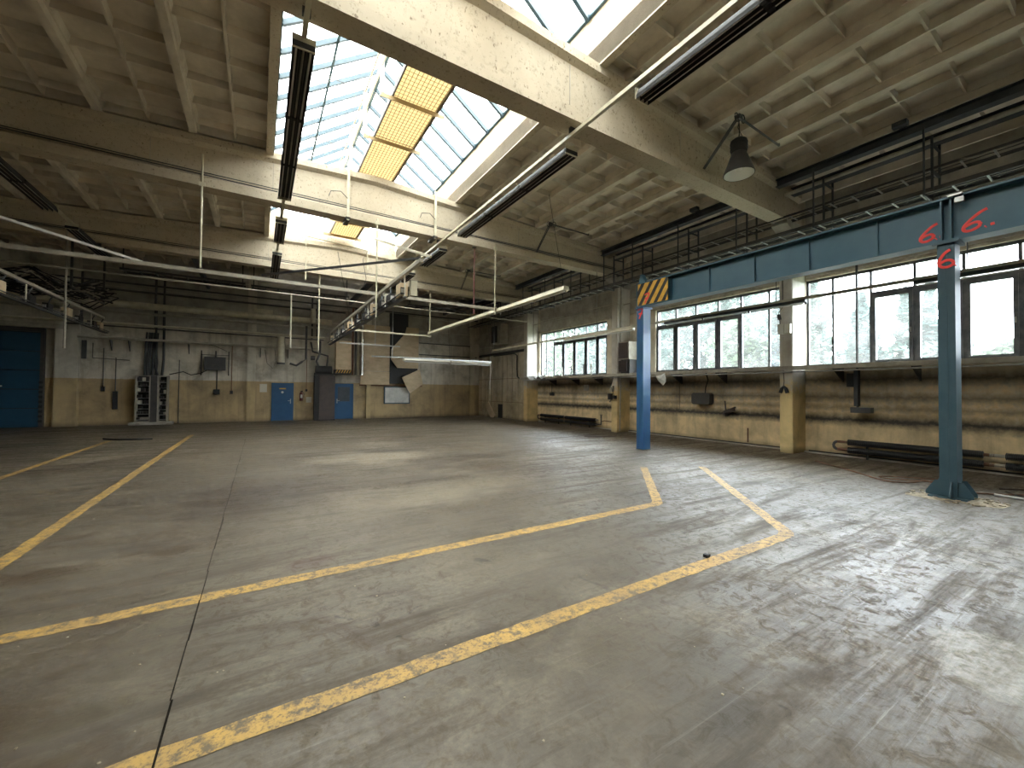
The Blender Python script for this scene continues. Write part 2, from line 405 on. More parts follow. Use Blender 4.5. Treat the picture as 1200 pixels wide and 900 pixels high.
# ------------------------------------------------------------------ ceiling of ribbed slabs
PW, PL = 1.631, 6.5
def panel_mesh(slope):
    """ribbed roof slab, local origin at the lower inner corner; x along the slope, y along the hall"""
    mb = MB(); dz = lambda x: slope*x
    def ribx(x0, x1, y0, y1, z0, z1):
        v = []
        for x in (x0, x1):
            for y in (y0, y1):
                for z in (z0, z1): v.append((x, y, z+dz(x)))
        mb.add(v, [(0, 1, 3, 2), (4, 6, 7, 5), (0, 4, 5, 1), (2, 3, 7, 6), (0, 2, 6, 4), (1, 5, 7, 3)])
    def taper_y(xc, wb, wt, z0, z1, y0=0, y1=PL):
        v = [(xc+s*w/2, y, z+dz(xc)) for y in (y0, y1) for (s, w, z) in ((-1, wb, z0), (1, wb, z0), (1, wt, z1), (-1, wt, z1))]
        mb.add(v, [(0, 1, 2, 3), (7, 6, 5, 4), (0, 4, 5, 1), (1, 5, 6, 2), (2, 6, 7, 3), (3, 7, 4, 0)])
    ribx(0, PW, 0, PL, .30, .38)                      # slab
    ribx(.0, .065, 0, PL, 0, .32); ribx(PW-.065, PW, 0, PL, 0, .32)     # edge ribs
    taper_y(.08, .03, .08, .15, .31); taper_y(PW-.08, .03, .08, .15, .31)
    taper_y(PW/2, .045, .07, .13, .31)                  # middle rib
    k = 0.41
    while k < PL:
        mb.add([(x, k+s*w/2, z+dz(x)) for x in (.05, PW-.05) for (s, w, z) in ((-1, .035, .15), (1, .035, .15), (1, .06, .31), (-1, .06, .31))],
               [(0, 1, 2, 3), (7, 6, 5, 4), (0, 4, 5, 1), (1, 5, 6, 2), (2, 6, 7, 3), (3, 7, 4, 0)])
        k += .813
    ribx(.06, PW-.06, 0, .1, .1, .32); ribx(.06, PW-.06, PL-.1, PL, .1, .32)
    return mb
cl = empty('ceiling', (XA, 0, 7.7), kind='structure')
mr = panel_mesh(-.045).mesh('roof_panel', M['panel']); mlf = panel_mesh(.045).mesh('roof_panel', M['panel'])
for y0 in (-7.3, -.8, 5.7, 12.2, 18.7):
    for k in range(5): x = 5.22+k*PW; share('roof_panel', mr, (x, y0, top(x)), cl)
    for k in range(8): x = .20-(k+1)*PW; share('roof_panel', mlf, (x, y0, top(x)), cl)
MB().box(.2, 5.22, 18.95, 25.2, 8.1, 8.2).build('roof_slab', M['panel'], cl)   # no skylight over the last bay
MB().box(.2, 5.22, -8, -.8, 8.1, 8.2).build('roof_slab', M['panel'], cl)        # nor over the bay behind the viewer
MB().box(XR-.1, XR+.5, YF-.3, YB+.6, 7.2, 7.9).build('eaves_slab', M['panel'], cl)
MB().box(XL-.5, XL+.1, YF-.3, YB+.6, 6.9, 7.6).build('eaves_slab', M['panel'], cl)

# ------------------------------------------------------------------ roof beams
names = ['concrete roof beam over the camera side of the hall, mostly above the frame', None]
blab = ['pale concrete roof beam behind the viewer', 'pale concrete roof beam directly overhead', 'nearest cream concrete roof beam, crossing at the top right above the blue girder',
        'second cream concrete roof beam, the long one across the upper left', 'farthest cream concrete roof beam, with the dark back bay behind it']
for y, lb in zip(BY, blab):
    mb = MB(); xs = [XL, XA, XR-.25]; secs = []
    for x in xs:
        t_ = top(x)
        half = [(.2, 6.45), (.2, 6.66), (.11, 6.74), (.11, t_-.24), (.21, t_-.16), (.21, t_)]
        prof = [(-a, z) for a, z in half] + [(a, z) for a, z in half[::-1]]
        secs.append([(x, y+a, z) for a, z in prof])
    n = len(secs[0]); v = [p for s_ in secs for p in s_]
    f = [tuple(range(n)), tuple(range(3*n-1, 2*n-1, -1))]
    for i in range(2):
        for k in range(n): f.append((i*n+k, i*n+(k+1) % n, (i+1)*n+(k+1) % n, (i+1)*n+k))
    mb.add(v, f)
    r = empty('roof_beam', (XA, y, 6.45), lb, 'beam', 'cream concrete roof beams')
    mb.build('beam_body', M['cream'], r)
    # drip joints between cast lengths
    for x in (-5.2, -2.2, 0.2, 4.6, 7.7):
        MB().box(x-.006, x+.006, y-.118, y-.108, 6.76, top(x)-.26).build('cast_joint', M['conc'], r)
    if y > 6:
        cb = MB()
        cb.tube([(XL+.1, y-.19, 6.72), (-6, y-.19, 6.735), (0, y-.19, 6.72), (6, y-.19, 6.74), (12.4, y-.19, 6.72)], .014, 6)
        cb.tube([(XL+.1, y-.16, 6.80), (-6, y-.15, 6.79), (0, y-.15, 6.80), (6, y-.15, 6.79), (12.4, y-.15, 6.8)], .011, 6)
        cb.build('surface_cable', M['cable'], r)

# ------------------------------------------------------------------ walls
WZ0, WZ1 = 2.42, 4.9
wins = [('window_1', 1.05, 5.5, 'a'), ('window_2', 6.0, 10.72, 'b'), ('window_3', 13.38, 18.55, 'c'), ('window_4', -5.6, -1.4, 'b')]
mb = MB()
mb.box(XR, XR+.3, YF-.3, YB+.3, -.2, WZ0); mb.box(XR, XR+.3, YF-.3, YB+.3, WZ1, 7.6)
ed = [YF-.3]
for nm, a, b, _ in sorted(wins, key=lambda w: w[1]): ed += [a, b]
ed.append(YB+.3)
for k in range(0, len(ed), 2): mb.box(XR, XR+.3, ed[k], ed[k+1], WZ0, WZ1)
wr = mb.build('wall_right', M['wall_right']); tag(wr, kind='structure')
# cast wall strips above the windows stand slightly proud of one another
for (a, b) in ((6.0, 12.0), (12.42, 18.5), (-.6, 5.48)):
    for k, z in enumerate((4.98, 5.58, 6.18, 6.78)):
        MB().box(XR-.03-.008*(k % 2), XR+.02, a, b, z, z+.575).build('wall_strip', M['conc'], wr)
wb = MB().box(XL-.3, XR+.3, YB, YB+.3, -.2, 8.6).build('wall_back', M['wall_back']); tag(wb, kind='structure')
wl = MB().box(XL-.3, XL, YF-.3, YB+.3, -.2, 7.6).build('wall_left', M['fill_white']); tag(wl, kind='structure')
wf = MB().box(XL-.3, XR+.3, YF-.3, YF, -.2, 8.4).build('wall_front', M['fill_white']); tag(wf, kind='structure')
# kerb and service pipe along the foot of the window wall
k_ = MB().box(XR-.10, XR+.01, -7, 18.5, 0, .035); tag(k_.build('baseboard_right', M['conc']), kind='structure')
k_ = MB(); k_.tube([(XR-.07, -6, .06), (XR-.07, 5.4, .06)], .018, 6); k_.tube([(XR-.07, 6.0, .06), (XR-.07, 12.0, .06)], .018, 6)
thing1(k_, 'floor_pipe', M['black'], 'thin black pipe running along the foot of the window wall', 'pipe')
# pilasters on the back wall
for x0, x1, d in ((-7.28, -6.6, .3), (-.56, -.2, .16), (5.25, 5.5, .2), (11.9, 12.25, .14)):
    MB().box(x0, x1, YB-d, YB+.02, 0, 6.6 if d > .12 else 6).build('pilaster', M['dado_pier'], wb)
for z in (4.6, 5.4, 6.2, 7.0):      # cast strips over the doors
    for x0, x1 in ((-6.6, -.56), (-.2, 5.25), (5.5, 11.9)):
        MB().box(x0+.01, x1-.01, YB-.035, YB+.02, z, z+.76).build('wall_strip', M['conc'], wb)

# piers on the window wall
plab = {5.68: 'nearest concrete pier, cream with a yellow foot, between the two big windows', 12.2: 'concrete pier left of the near blue column, with grey boxes on the ledge beside it',
        18.9: 'farthest pale concrete pier, left of the far window', -.8: 'concrete pier behind the right edge of the view'}
for y, lb in plab.items():
    r = empty('pier', (12.93, y, 0), lb, 'pier', 'concrete piers of the window wall')
    mb = MB().prism([(12.56, y-.15), (12.58, y-.17), (XR-.002, y-.17), (XR-.002, y+.17), (12.58, y+.17), (12.56, y+.15)], 'z', 0, 6.44)
    mb.build('shaft', M['pier'], r)
    mb = MB().prism([(XR-.002, 6.0), (12.9, 6.0), (12.2, 6.35), (12.2, 6.46), (XR-.002, 6.46)], 'y', y-.2, y+.2)
    mb.build('bracket_head', M['conc'], r)

# ------------------------------------------------------------------ windows
def window(nm, a, b, kind):
    r = empty(nm, (XR+.12, (a+b)/2, WZ0), kind='structure')
    X0, X1 = XR+.08, XR+.16
    f = MB(); f.box(X0, X1, a, b, WZ0, WZ0+.07); f.box(X0, X1, a, b, WZ1-.07, WZ1); f.box(X0, X1, a, a+.06, WZ0, WZ1); f.box(X0, X1, b-.06, b, WZ0, WZ1)
    f.build('window_frame', M['frame'], r)
    if kind == 'a': fixed = [5.5, 4.87, 4.05]; cas = [4.05, 3.22, 2.41, 1.61, 1.05]
    elif kind == 'b': 
        s_ = a-6.0; fixed = [7.38+s_, 6.52+s_, 6.0+s_]; cas = [b, 9.84+s_, 9.01+s_, 8.17+s_, 7.38+s_]
        if b+0 < 0: cas[0] = b
    else: fixed = [b, 18.04, 17.38]; cas = [17.38, 16.56, 15.68, 14.84, 14.04, a]
    fixed = sorted(fixed); cas = sorted(cas)
    zt = 4.2
    def pane(y0, y1, z0, z1):
        MB().box(XR+.118, XR+.124, y0, y1, z0, z1).build('pane', M['glass'], r)
    def mull(y, w=.05, z0=WZ0, z1=WZ1, d=0):
        MB().box(X0-d, X1-.003, y-w/2, y+w/2, z0+.06, z1-.06).build('mullion', M['frame'], r)
    for y in set(fixed+cas):
        if a+.1 < y < b-.1: mull(y, .055)
    for y0, y1 in zip(fixed[:-1], fixed[1:]): 
        if kind == 'c': pane(y0, y1, WZ0, WZ1)
        else: pane(y0, y1, WZ0, WZ1)
    for y0, y1 in zip(cas[:-1], cas[1:]):
        pane(y0, y1, zt+.08, WZ1); MB().box(X0-.01, X1, y0, y1, zt, zt+.09).build('transom', M['frame'], r)
        if y1-y0 < .45: pane(y0, y1, WZ0, zt); continue
        # opening casement: its own heavier frame
        s_ = MB(); w = .07; ya, yb = y0+.03, y1-.03; za, zb = WZ0+.06, zt
        s_.box(X0-.03, X1, ya, ya+w, za, zb); s_.box(X0-.03, X1, yb-w, yb, za, zb); s_.box(X0-.03, X1, ya+w, yb-w, za, za+w*.8); s_.box(X0-.03, X1, ya+w, yb-w, zb-w, zb)
        cs = s_.build('casement', M['frame'], r)
        pane(ya+w, yb-w, za+w*.8, zb-w)
        MB().box(X0-.05, X0-.025, ya+.03, ya+.05, za+.7, za+.82).build('window_handle', M['galv'], cs)
for w in wins: window(*w)

# ------------------------------------------------------------------ skylight
sk = empty('skylight', (XA, 5.8, 7.8), 'long ridged skylight of glass in blue-grey bars along the middle of the roof', 'skylight')
ZC, ZR = 8.72, 10.5
for k in range(1, 4):
    y0 = BY[k]; y1 = BY[k+1]
    MB().box(5.22, 5.38, y0, y1, 7.68, ZC).build('curb', M['cream'], sk)
    MB().box(.04, .2, y0, y1, 7.62, ZC).build('curb', M['cream'], sk)
MB().box(.2, 5.22, 18.75, 18.95, 7.6, ZC+.15).build('end_wall', M['cream'], sk)
MB().box(.2, 5.22, -.85, -.65, 7.6, ZR).build('end_wall', M['cream'], sk)
rb = MB().box(XA-.04, XA+.04, -.8, 18.95, ZR-.1, ZR+.05).build('ridge_bar', M['blue_grey'], sk)
MB().box(5.16, 5.24, -.8, 18.95, ZC, ZC+.05).build('sill_bar', M['blue_grey'], sk); MB().box(.18, .26, -.8, 18.95, ZC, ZC+.05).build('sill_bar', M['blue_grey'], sk)
bar_r = MB().bar((0, 0, 0), (5.2-XA, 0, ZC-ZR+.03), .075, .1).mesh('glazing_bar', M['bars'])
bar_l = MB().bar((0, 0, 0), (.24-XA, 0, ZC-ZR+.03), .075, .1).mesh('glazing_bar', M['bars'])
sp_ = .8; y = -7.3; Y0s = 8.94
ys = [Y0s+sp_*k for k in range(-12, 13)]
def pmesh(x1):
    u = Vector((x1-XA, 0, ZC-ZR)); n_ = u.cross(Vector((0, 1, 0))).normalized()*.006
    v = [Vector((0, .0, .06)), Vector((0, sp_, .06)), u+Vector((0, sp_, .06)), u+Vector((0, 0, .06))]
    return MB().add([p-n_ for p in v]+[p+n_ for p in v], [(0, 1, 2, 3), (7, 6, 5, 4), (0, 4, 5, 1), (1, 5, 6, 2), (2, 6, 7, 3), (3, 7, 4, 0)]).mesh('pane', M['wired'])
pr, pl = pmesh(5.25), pmesh(.2)
for y in ys:
    share('glazing_bar', bar_r, (XA, y, ZR-.04), sk); share('glazing_bar', bar_l, (XA, y, ZR-.04), sk)
    if y+sp_ < 19: share('pane', pr, (XA, y, ZR), sk); share('pane', pl, (XA, y, ZR), sk)
# glazed end above the far solid wall
MB().add([(.25, 18.86, ZC+.15), (5.2, 18.86, ZC+.15), (XA, 18.86, ZR)], [(0, 1, 2)]).build('pane', M['wired'], sk, fix=False)
for x in (1.3, 2.1, XA, 3.4, 4.2):
    MB().box(x-.02, x+.02, 18.82, 18.9, ZC+.1, ZR-abs(x-XA)*.71).build('end_bar', M['blue_grey'], sk)
# tie wires and light purlins under the left slope
for y in (8.5, 10.2, 12.9, 14.8, 16.6):
    MB().tube([(.3, y, ZC+.2), (5.1, y+.1, ZC+.2)], .008, 5).build('tie_wire', M['dark'], sk)
MB().bar((1.35, 6, 9.42), (1.35, 18.7, 9.42), .05, .05).build('purlin', M['blue_grey'], sk)

# maintenance walkway under the ridge
wk = empty('walkway', (2.9, 12, 8.2), 'cream grating walkway with a handrail hung under the skylight ridge', 'walkway')
for y0, y1 in ((-.5, 5.4), (6.0, 8.99), (9.0, 10.69), (10.7, 12.6), (12.61, 14.54), (14.55, 16.64), (16.65, 18.6)):
    g = MB()
    n = 12
    for k in range(n): x = 2.42+k*.98/(n-1); g.box(x-.004, x+.004, y0, y1, 8.2, 8.215)
    yy = y0
    while yy < y1: g.box(2.42, 3.4, yy-.002, yy+.002, 8.206, 8.214); yy += .12
    gg = g.build('grating', M['rust'], wk)
    MB().box(2.4, 3.42, y0, y1, 8.216, 8.235).build('tread_plate', M['plate'], wk)
    MB().box(2.37, 2.4, y0, y1, 8.14, 8.26).build('edge_angle', M['brown'], wk); MB().box(3.42, 3.45, y0, y1, 8.14, 8.26).build('edge_angle', M['brown'], wk)
bm_ = mat('ochre_steel_paint', (.36, .26, .13), .5, col2=(.28, .2, .1), scale=4)
for y in (1.5, 3.4, 7.2, 9.0, 10.7, 14.55, 16.65, 18.3):
    g = MB(); g.box(2.12, 3.6, y-.05, y+.05, 8.125, 8.14); g.box(2.12, 3.6, y-.05, y-.035, 8.04, 8.125); g.build('cross_bearer', bm_, wk)
for y in (7.2, 9.0, 10.7, 12.6, 14.55, 16.65, 18.3):
    MB().box(2.12, 2.2, y-.03, y+.03, 8.1, 9.25).build('handrail_post', M['creampipe'], wk)
    MB().bar((2.16, y, 8.9), (XA-.1, y, 10.35), .05, .05).build('hanger', M['creampipe'], wk)
    MB().bar((3.45, y, 8.2), (XA+.1, y, 10.35), .015, .015).build('hanger', M['dark'], wk)
MB().tube([(2.16, 6.3, 9.25), (2.16, 18.4, 9.25)], .022, 8).build('handrail', M['greypipe'], wk)
MB().tube([(2.16, 6.3, 8.75), (2.16, 18.4, 8.75)], .016, 8).build('handrail', M['creampipe'], wk)

# ------------------------------------------------------------------ crane runway of blue steel
def column(y, x0, name_label, m, base):
    r = empty('steel_column', (x0+.16, y, 0), name_label, 'column', 'blue steel columns of the crane runway')
    x1, y0, y1 = x0+.31, y-.1, y+.1
    if base: 
        mb = MB().box(x0, x1, y0, y1, .012, 4.1)
    else: mb = MB().box(x0, x1, y0-.02, y1+.02, 0.012, 4.1)
    mb.build('shaft', m, r)
    MB().box(x0-.006, x0+.01, y-.012, y+.012, .02, 4.08).build('weld_seam', m, r)
    MB().box(x0-.05, x1+.05, y0-.05, y1+.05, 4.1, 4.14).build('cap_plate', m, r)
    if base:
        MB().box(x0-.08, x1+.08, y0-.12, y1+.12, 0, .03).build('base_plate', M['blue_grey'], r)
        def gus(poly, ax, a, b): MB().prism(poly, ax, a, b).build('gusset', M['blue_grey'], r)
        gus([(x0, .03), (x0-.15, .03), (x0-.15, .08), (x0-.05, .27), (x0, .27)], 'y', y-.05, y-.035)
        gus([(x1, .03), (x1+.15, .03), (x1+.15, .08), (x1+.05, .27), (x1, .27)], 'y', y-.05, y-.035)
        for xx in (x0+.03, x1-.04):
            gus([(y0, .03), (y0-.17, .03), (y0-.17, .08), (y0-.06, .27), (y0, .27)], 'x', xx, xx+.015)
            gus([(y1, .03), (y1+.17, .03), (y1+.17, .08), (y1+.06, .27), (y1, .27)], 'x', xx, xx+.015)
    else: MB().box(x0-.01, x1+.01, y0-.03, y1+.03, 0, .014).build('base_plate', M['blue_grey'], r)
    return r
col6 = column(1.89, 9.4, 'grey-blue steel column with flared foot plates, marked with a red 6, right side', M['blue_grey'], True)
col7 = column(8.14, 9.42, 'brighter blue steel column at the far end of the girder, marked with a red 7', M['blue_bright'], False)
column(-4.4, 9.4, 'blue steel column behind the viewer on the right', M['blue_grey'], True)
gd = empty('crane_girder', (9.56, 3, 4.14), 'long blue steel crane runway girder on two columns in front of the windows', 'girder')
GY0, GY1 = -4.6, 8.27
MB().box(9.555, 9.575, GY0, GY1, 4.17, 4.83).build('web', M['blue'], gd)
MB().box(9.41, 9.72, GY0, GY1, 4.14, 4.17).build('bottom_flange', M['blue'], gd)
MB().box(9.41, 9.72, GY0, GY1, 4.83, 4.86).build('top_flange', M['blue'], gd)
MB().box(9.53, 9.60, GY0, GY1, 4.86, 4.91).build('crane_rail', M['dark'], gd)
y = 7.14
for y in (7.15, 6.05, 4.95, 3.87, 2.78, .7, -.4, -1.5, -2.6):
    MB().box(9.51, 9.555, y-.006, y+.006, 4.17, 4.83).build('stiffener', M['blue'], gd)
for y in (1.84, 1.95): MB().box(9.43, 9.70, y-.01, y+.01, 4.17, 4.83).build('stiffener', M['blue'], gd)
MB().box(9.42, 9.71, 8.255, 8.285, 4.14, 4.86).build('end_plate', M['blue_grey'], gd)
MB().prism([(8.27, 4.86), (8.0, 4.86), (8.08, 5.0), (8.14, 5.12), (8.2, 5.12), (8.25, 4.95)], 'x', 9.5, 9.62).build('rail_stop', M['blue'], gd)
MB().box(9.36, 9.44, 1.70, 1.86, 4.84, 4.87).build('clip', M['galv'], gd); MB().box(9.36, 9.44, 1.68, 1.78, 4.72, 4.80).build('clip', M['galv'], gd)
# hazard board in pieces of flat colour
hz = empty('hazard_board', (9.42, 7.65, 4.18), 'yellow and black striped hazard board at the far end of the blue girder', 'sign')
HY0, HY1, HZ0, HZ1 = 8.22, 7.18, 4.19, 4.82
MB().box(9.41, 9.42, HY1, HY0, HZ0, HZ1).build('board', M['yellow'], hz)
for k in range(4):
    u = .02+k*.27                                    # seen from the hall: left = larger y
    pts = [(u, 0), (u+.12, 0), (u+.12+.42, .63), (u+.42, .63)]
    pts = [(min(max(a, 0), 1.04), b) for a, b in pts]
    if k == 3: pts = [(u, 0), (u+.12, 0), (1.04, .17), (1.04, .32)]
    if k == 2: pts = [(u, 0), (u+.12, 0), (1.04, .55), (1.04, .63), (u+.42, .63)]
    MB().prism([(HY0-a, HZ0+b) for a, b in pts], 'x', 9.404, 9.41).build('black_stripe', M['black'], hz)
MB().prism([(HY0, HZ0+.22), (HY0-.26, HZ1), (HY0-.13, HZ1), (HY0, HZ0+.42)], 'x', 9.404, 9.41).build('black_stripe', M['black'], hz)
# spray-painted figures: strokes in (u right, v up) on a face looking to -x
def paint(parent, x, y, z, h, glyphs, slant=.0, r=.011, name='painted_number'):
    mb = MB()
    for ox, strokes in glyphs:
        for st in strokes:
            pts = [(x, y-(ox+p[0]+slant*p[1])*h, z+p[1]*h) for p in st]
            # smooth
            out = []
            for i in range(len(pts)-1):
                p0 = Vector(pts[max(i-1, 0)]); p1 = Vector(pts[i]); p2 = Vector(pts[i+1]); p3 = Vector(pts[min(i+2, len(pts)-1)])
                for q in range(4):
                    s_ = q/4; out.append(.5*((2*p1)+(-p0+p2)*s_+(2*p0-5*p1+4*p2-p3)*s_*s_+(-p0+3*p1-3*p2+p3)*s_**3))
            out.append(Vector(pts[-1])); mb.tube(out, r, 6)
    mb.v = [(x+(v[0]-x)*.15, v[1], v[2]) for v in mb.v]
    return mb.build(name, M['red'], parent)
six = [[(.55, 1.0), (.35, .88), (.15, .6), (.05, .3), (.18, .05), (.45, .0), (.68, .14), (.6, .34), (.38, .4), (.15, .3), (.06, .2)]]
seven = [[(.05, .88), (.3, .97), (.6, .95), (.5, .6), (.32, .25), (.25, 0)], [(.15, .5), (.6, .5)]]
dot = [[(.0, .02), (.03, .05)]]; dash = [[(0, .1), (.14, .12)]]
paint(gd, 9.55, 2.26, 4.25, .26, [(0, six), (.85, dot), (1.0, dash)], .4, r=.024)
paint(gd, 9.55, 1.77, 4.27, .29, [(0, six), (.95, dot), (1.1, dash)], .5, r=.024)
paint(col6, 9.388, 1.985, 3.72, .27, [(0, six), (.72, dot)], .0, r=.024)
paint(col7, 9.415, 8.235, 3.80, .30, [(0, seven)], .0, r=.026)
paint(hz, 9.40, 8.02, 4.22, .28, [(0, seven)], .2, r=.024)

# broken floor ring round the near column
mb = MB()
for k in range(70):
    a = random.uniform(0, 2*PI); rr = random.uniform(.25, .52); s_ = random.uniform(.012, .045)
    x, y = 9.56+1.05*rr*math.cos(a), 1.85+1.1*rr*math.sin(a); q = random.uniform(0, PI)
    v = [(x+s_*math.cos(q+i*PI/2+random.uniform(-.3, .3)), y+s_*math.sin(q+i*PI/2), zz) for zz in (0, s_*.45) for i in range(4)]
    mb.add(v, [(3, 2, 1, 0), (4, 5, 6, 7), (0, 1, 5, 4), (1, 2, 6, 5), (2, 3, 7, 6), (3, 0, 4, 7)])
n = 28; mb2 = [(9.56, 1.85, .006)]
for k in range(n): a = 2*PI*k/n; rr = .46+.12*math.sin(3*a+1)+random.uniform(-.05, .05); mb2.append((9.56+rr*1.1*math.cos(a), 1.85+rr*math.sin(a), .004))
mb.add(mb2, [(0, k+1, (k+1) % n+1) for k in range(n)])
o = mb.build('concrete_rubble', M['rubble']); tag(o, 'ring of crumbled pale screed around the foot of the near blue column', 'rubble', kind='stuff')

# ------------------------------------------------------------------ overhead lights
def batten(x, y0, y1, label, group, first=False, w=.26, z=6.2, tubes=3):
    r = empty('light_fitting', (x, (y0+y1)/2, z), label, 'light', group)
    MB().prism([(x-w/2, z), (x+w/2, z), (x+w/2-.03, z+.085), (x-w/2+.03, z+.085)], 'y', y0, y1).build('housing', M['black'], r)
    n = max(1, round((y1-y0)/1.6)); L = (y1-y0)/n
    for k in range(n):
        a, b = y0+k*L, y0+(k+1)*L
        for q in range(tubes):
            xx = x-w/2+w*(q+.5)/tubes
            MB().tube([(xx, a+.05, z-.022), (xx, b-.05, z-.022)], .014 if q != tubes//2 else .012, 8).build('tube', M['tube'] if q != 1 else M['greypipe'], r)
        MB().box(x-w/2-.01, x+w/2+.01, a-.03, a+.03, z-.04, z+.03).build('lamp_holder', M['black'], r)
        for q in range(tubes+1):
            xx = x-w/2+w*q/tubes; MB().box(xx-.004, xx+.004, a, b, z-.06, z).build('louvre', M['black'], r)
    MB().box(x-w/2-.01, x+w/2+.01, y0-.02, y0, z-.06, z+.12).build('end_cap', M['creampipe'], r)
    MB().box(x-w/2-.01, x+w/2+.01, y1, y1+.02, z-.06, z+.12).build('end_cap', M['creampipe'], r)
def trunk(x, y0, y1, label, dx=0, z=6.31):
    r = empty('lighting_track', (x, (y0+y1)/2, z), label, 'track')
    MB().box(x-.03+dx, x+.03+dx, y0, y1, z-.02, z+.045).build('track_body', M['creampipe'], r)
    for by in BY:
        if y0 < by < y1: MB().box(x-.05+dx, x+.05+dx, by-.03, by+.03, z+.045, 6.46).build('clamp', M['dark'], r)
G = 'dark fluorescent fittings under the roof beams'
trunk(.42, 1, 19.8, 'cream lighting track of the row below the left edge of the skylight')
batten(.42, 6.0, 11.0, 'long dark fluorescent fitting beside the left edge of the skylight, nearest of its row', G)
batten(.42, 12.65, 14.4, 'short dark fluorescent fitting just past the second beam, left skylight row', G)
batten(.42, 15.7, 19.6, 'dark fluorescent fitting in front of the farthest beam, left skylight row', G)
trunk(4.88, -3, 19.5, 'cream lighting track of the long row right of the skylight', dx=-.13)
batten(4.95, .6, 4.25, 'dark fluorescent fitting at the top edge of the picture, nearest of the right row', G)
batten(4.95, 5.95, 10.85, 'dark fluorescent fitting between the first and second beams, right row', G)
batten(4.95, 12.3, 14.2, 'dark fluorescent fitting just past the second beam, right row', G)
batten(4.95, 15.5, 18.2, 'dark fluorescent fitting farthest along the right row, above the switch boxes', G)
trunk(-4.62, 6, 20.5, 'lighting track at the far left under the second beam')
batten(-4.62, 11.6, 15.0, 'dark fluorescent fitting at the left edge of the picture', G)
batten(-4.62, 16.4, 19.9, 'dark fluorescent fitting left of the farthest beam, over the cable trays', G)

def strip_light(x, y0, y1, z, label, m, w=.11, h=.07, name='strip_light', cat='light', group=None, tubes=True):
    r = empty(name, (x, (y0+y1)/2, z), label, cat, group)
    MB().prism([(x-w/2, z), (x+w/2, z), (x+w/2-.02, z+h), (x-w/2+.02, z+h)], 'y', y0, y1).build('housing', m, r)
    if tubes:
        n = max(1, round((y1-y0)/1.55)); L = (y1-y0)/n
        for k in range(n):
            MB().tube([(x, y0+k*L+.05, z-.03), (x, y0+(k+1)*L-.05, z-.03)], .016, 8).build('tube', M['tube'], r)
            MB().box(x-.02, x+.02, y0+k*L-.02, y0+k*L+.03, z-.05, z).build('lamp_holder', m, r)
    return r
r = strip_light(6.95, 8.5, 18.9, 4.38, 'long cream strip light slanting away above the middle of the hall', M['creampipe'], .2, .11)
MB().tube([(6.95, 8.6, 4.47), (6.1, 7.9, 5.5), (5.6, 7.5, 6.2)], .006, 5).build('stay_wire', M['cable'], r)
MB().tube([(6.95, 8.6, 4.47), (6.95, 8.6, 4.55)], .008, 5).build('hook', M['dark'], r)
# rail of lamps close to the windows
r = empty('window_light_rail', (10.8, 9, 3.86), 'thin cream rail running in front of the windows, carrying dark strip lights', 'rail')
MB().box(10.765, 10.835, -2, 19.5, 3.86, 3.93).build('rail_body', M['creampipe'], r)
for y in (1.9, 5.1, 11.4, 15.6, 19.3): MB().tube([(10.8, y, 3.91), (10.8, y, 5.3 if y < 11 else 6.2)], .01, 6).build('hanger_rod', M['dark'], r)
strip_light(10.8, 4.45, 8.35, 3.80, 'dark strip light crossing the top panes of the middle window', M['dark'], .12, .07)
strip_light(10.8, -.5, 2.6, 3.80, 'dark strip light crossing the top panes of the right window', M['dark'], .12, .07)
strip_light(10.8, 9.6, 13.3, 3.80, 'cream strip light left of the far blue column, over the pier', M['creampipe'], .12, .07)
# twin tube lamp across the back
r = empty('twin_tube_lamp', (7.6, 18, 2.98), 'two white reflector strip lamps end to end, level across the back of the hall', 'light')
for x0, x1 in ((5.44, 7.62), (7.68, 9.8)):
    MB().prism([(17.84, 3.0), (17.88, 3.08), (18.12, 3.08), (18.16, 3.0), (18.1, 2.96), (17.9, 2.96)], 'x', x0, x1).build('reflector', M['offwhite'], r)
    MB().tube([(x0+.05, 17.95, 2.94), (x1-.05, 17.95, 2.94)], .018, 8).build('tube', M['tube'], r); MB().tube([(x0+.05, 18.05, 2.94), (x1-.05, 18.05, 2.94)], .018, 8).build('tube', M['tube'], r)
MB().box(5.0, 9.9, 17.97, 18.03, 3.10, 3.15).build('carrier_rail', M['galv'], r)
for x in (7.65, 9.85): MB().tube([(x, 18, 3.15), (x, 18.3, 5.42)], .007, 5).build('hanger_wire', M['dark'], r)
MB().tube([(9.85, 18, 3.1), (9.88, 18, 2.6), (9.82, 18, 2.1), (9.84, 18, 1.75)], .012, 5).build('loose_lead', M['white'], r)
MB().tube([(9.85, 18, 3.6), (10.05, 18.0, 4.1), (10.0, 18, 4.6), (9.86, 18, 5.4)], .012, 5).build('loose_lead', M['cable'], r)

# the pendant high-bay lamp near beam one
L = empty('high_bay_lamp', (8.83, 5.0, 6.1), 'dark bell-shaped industrial pendant lamp with a bright white inside, below the nearest beam', 'light')
LX, LY, LZ = 8.44, 4.70, 6.22
L.location = (LX, LY, LZ); q_ = 1.25
def lp(p): return [(r*q_, z*q_) for r, z in p]
MB().lathe(lp([(.235, 0), (.24, .01), (.225, .06), (.185, .16), (.135, .30), (.11, .36), (.115, .36), (.115, .37), (.0, .37)]), (LX, LY, LZ), 28).build('shade', M['dark'], L, smooth=True)
rf_ = MB().lathe(lp([(.228, .004), (.215, .06), (.175, .16), (.125, .29), (.0, .30)]), (LX, LY, LZ), 28).build('reflector', M['enamel'], L, smooth=True)
MB().lathe(lp([(.0, .29), (.04, .26), (.055, .16), (.045, .08), (0, .04)]), (LX, LY, LZ), 16).build('bulb', M['tube'], rf_, smooth=True)
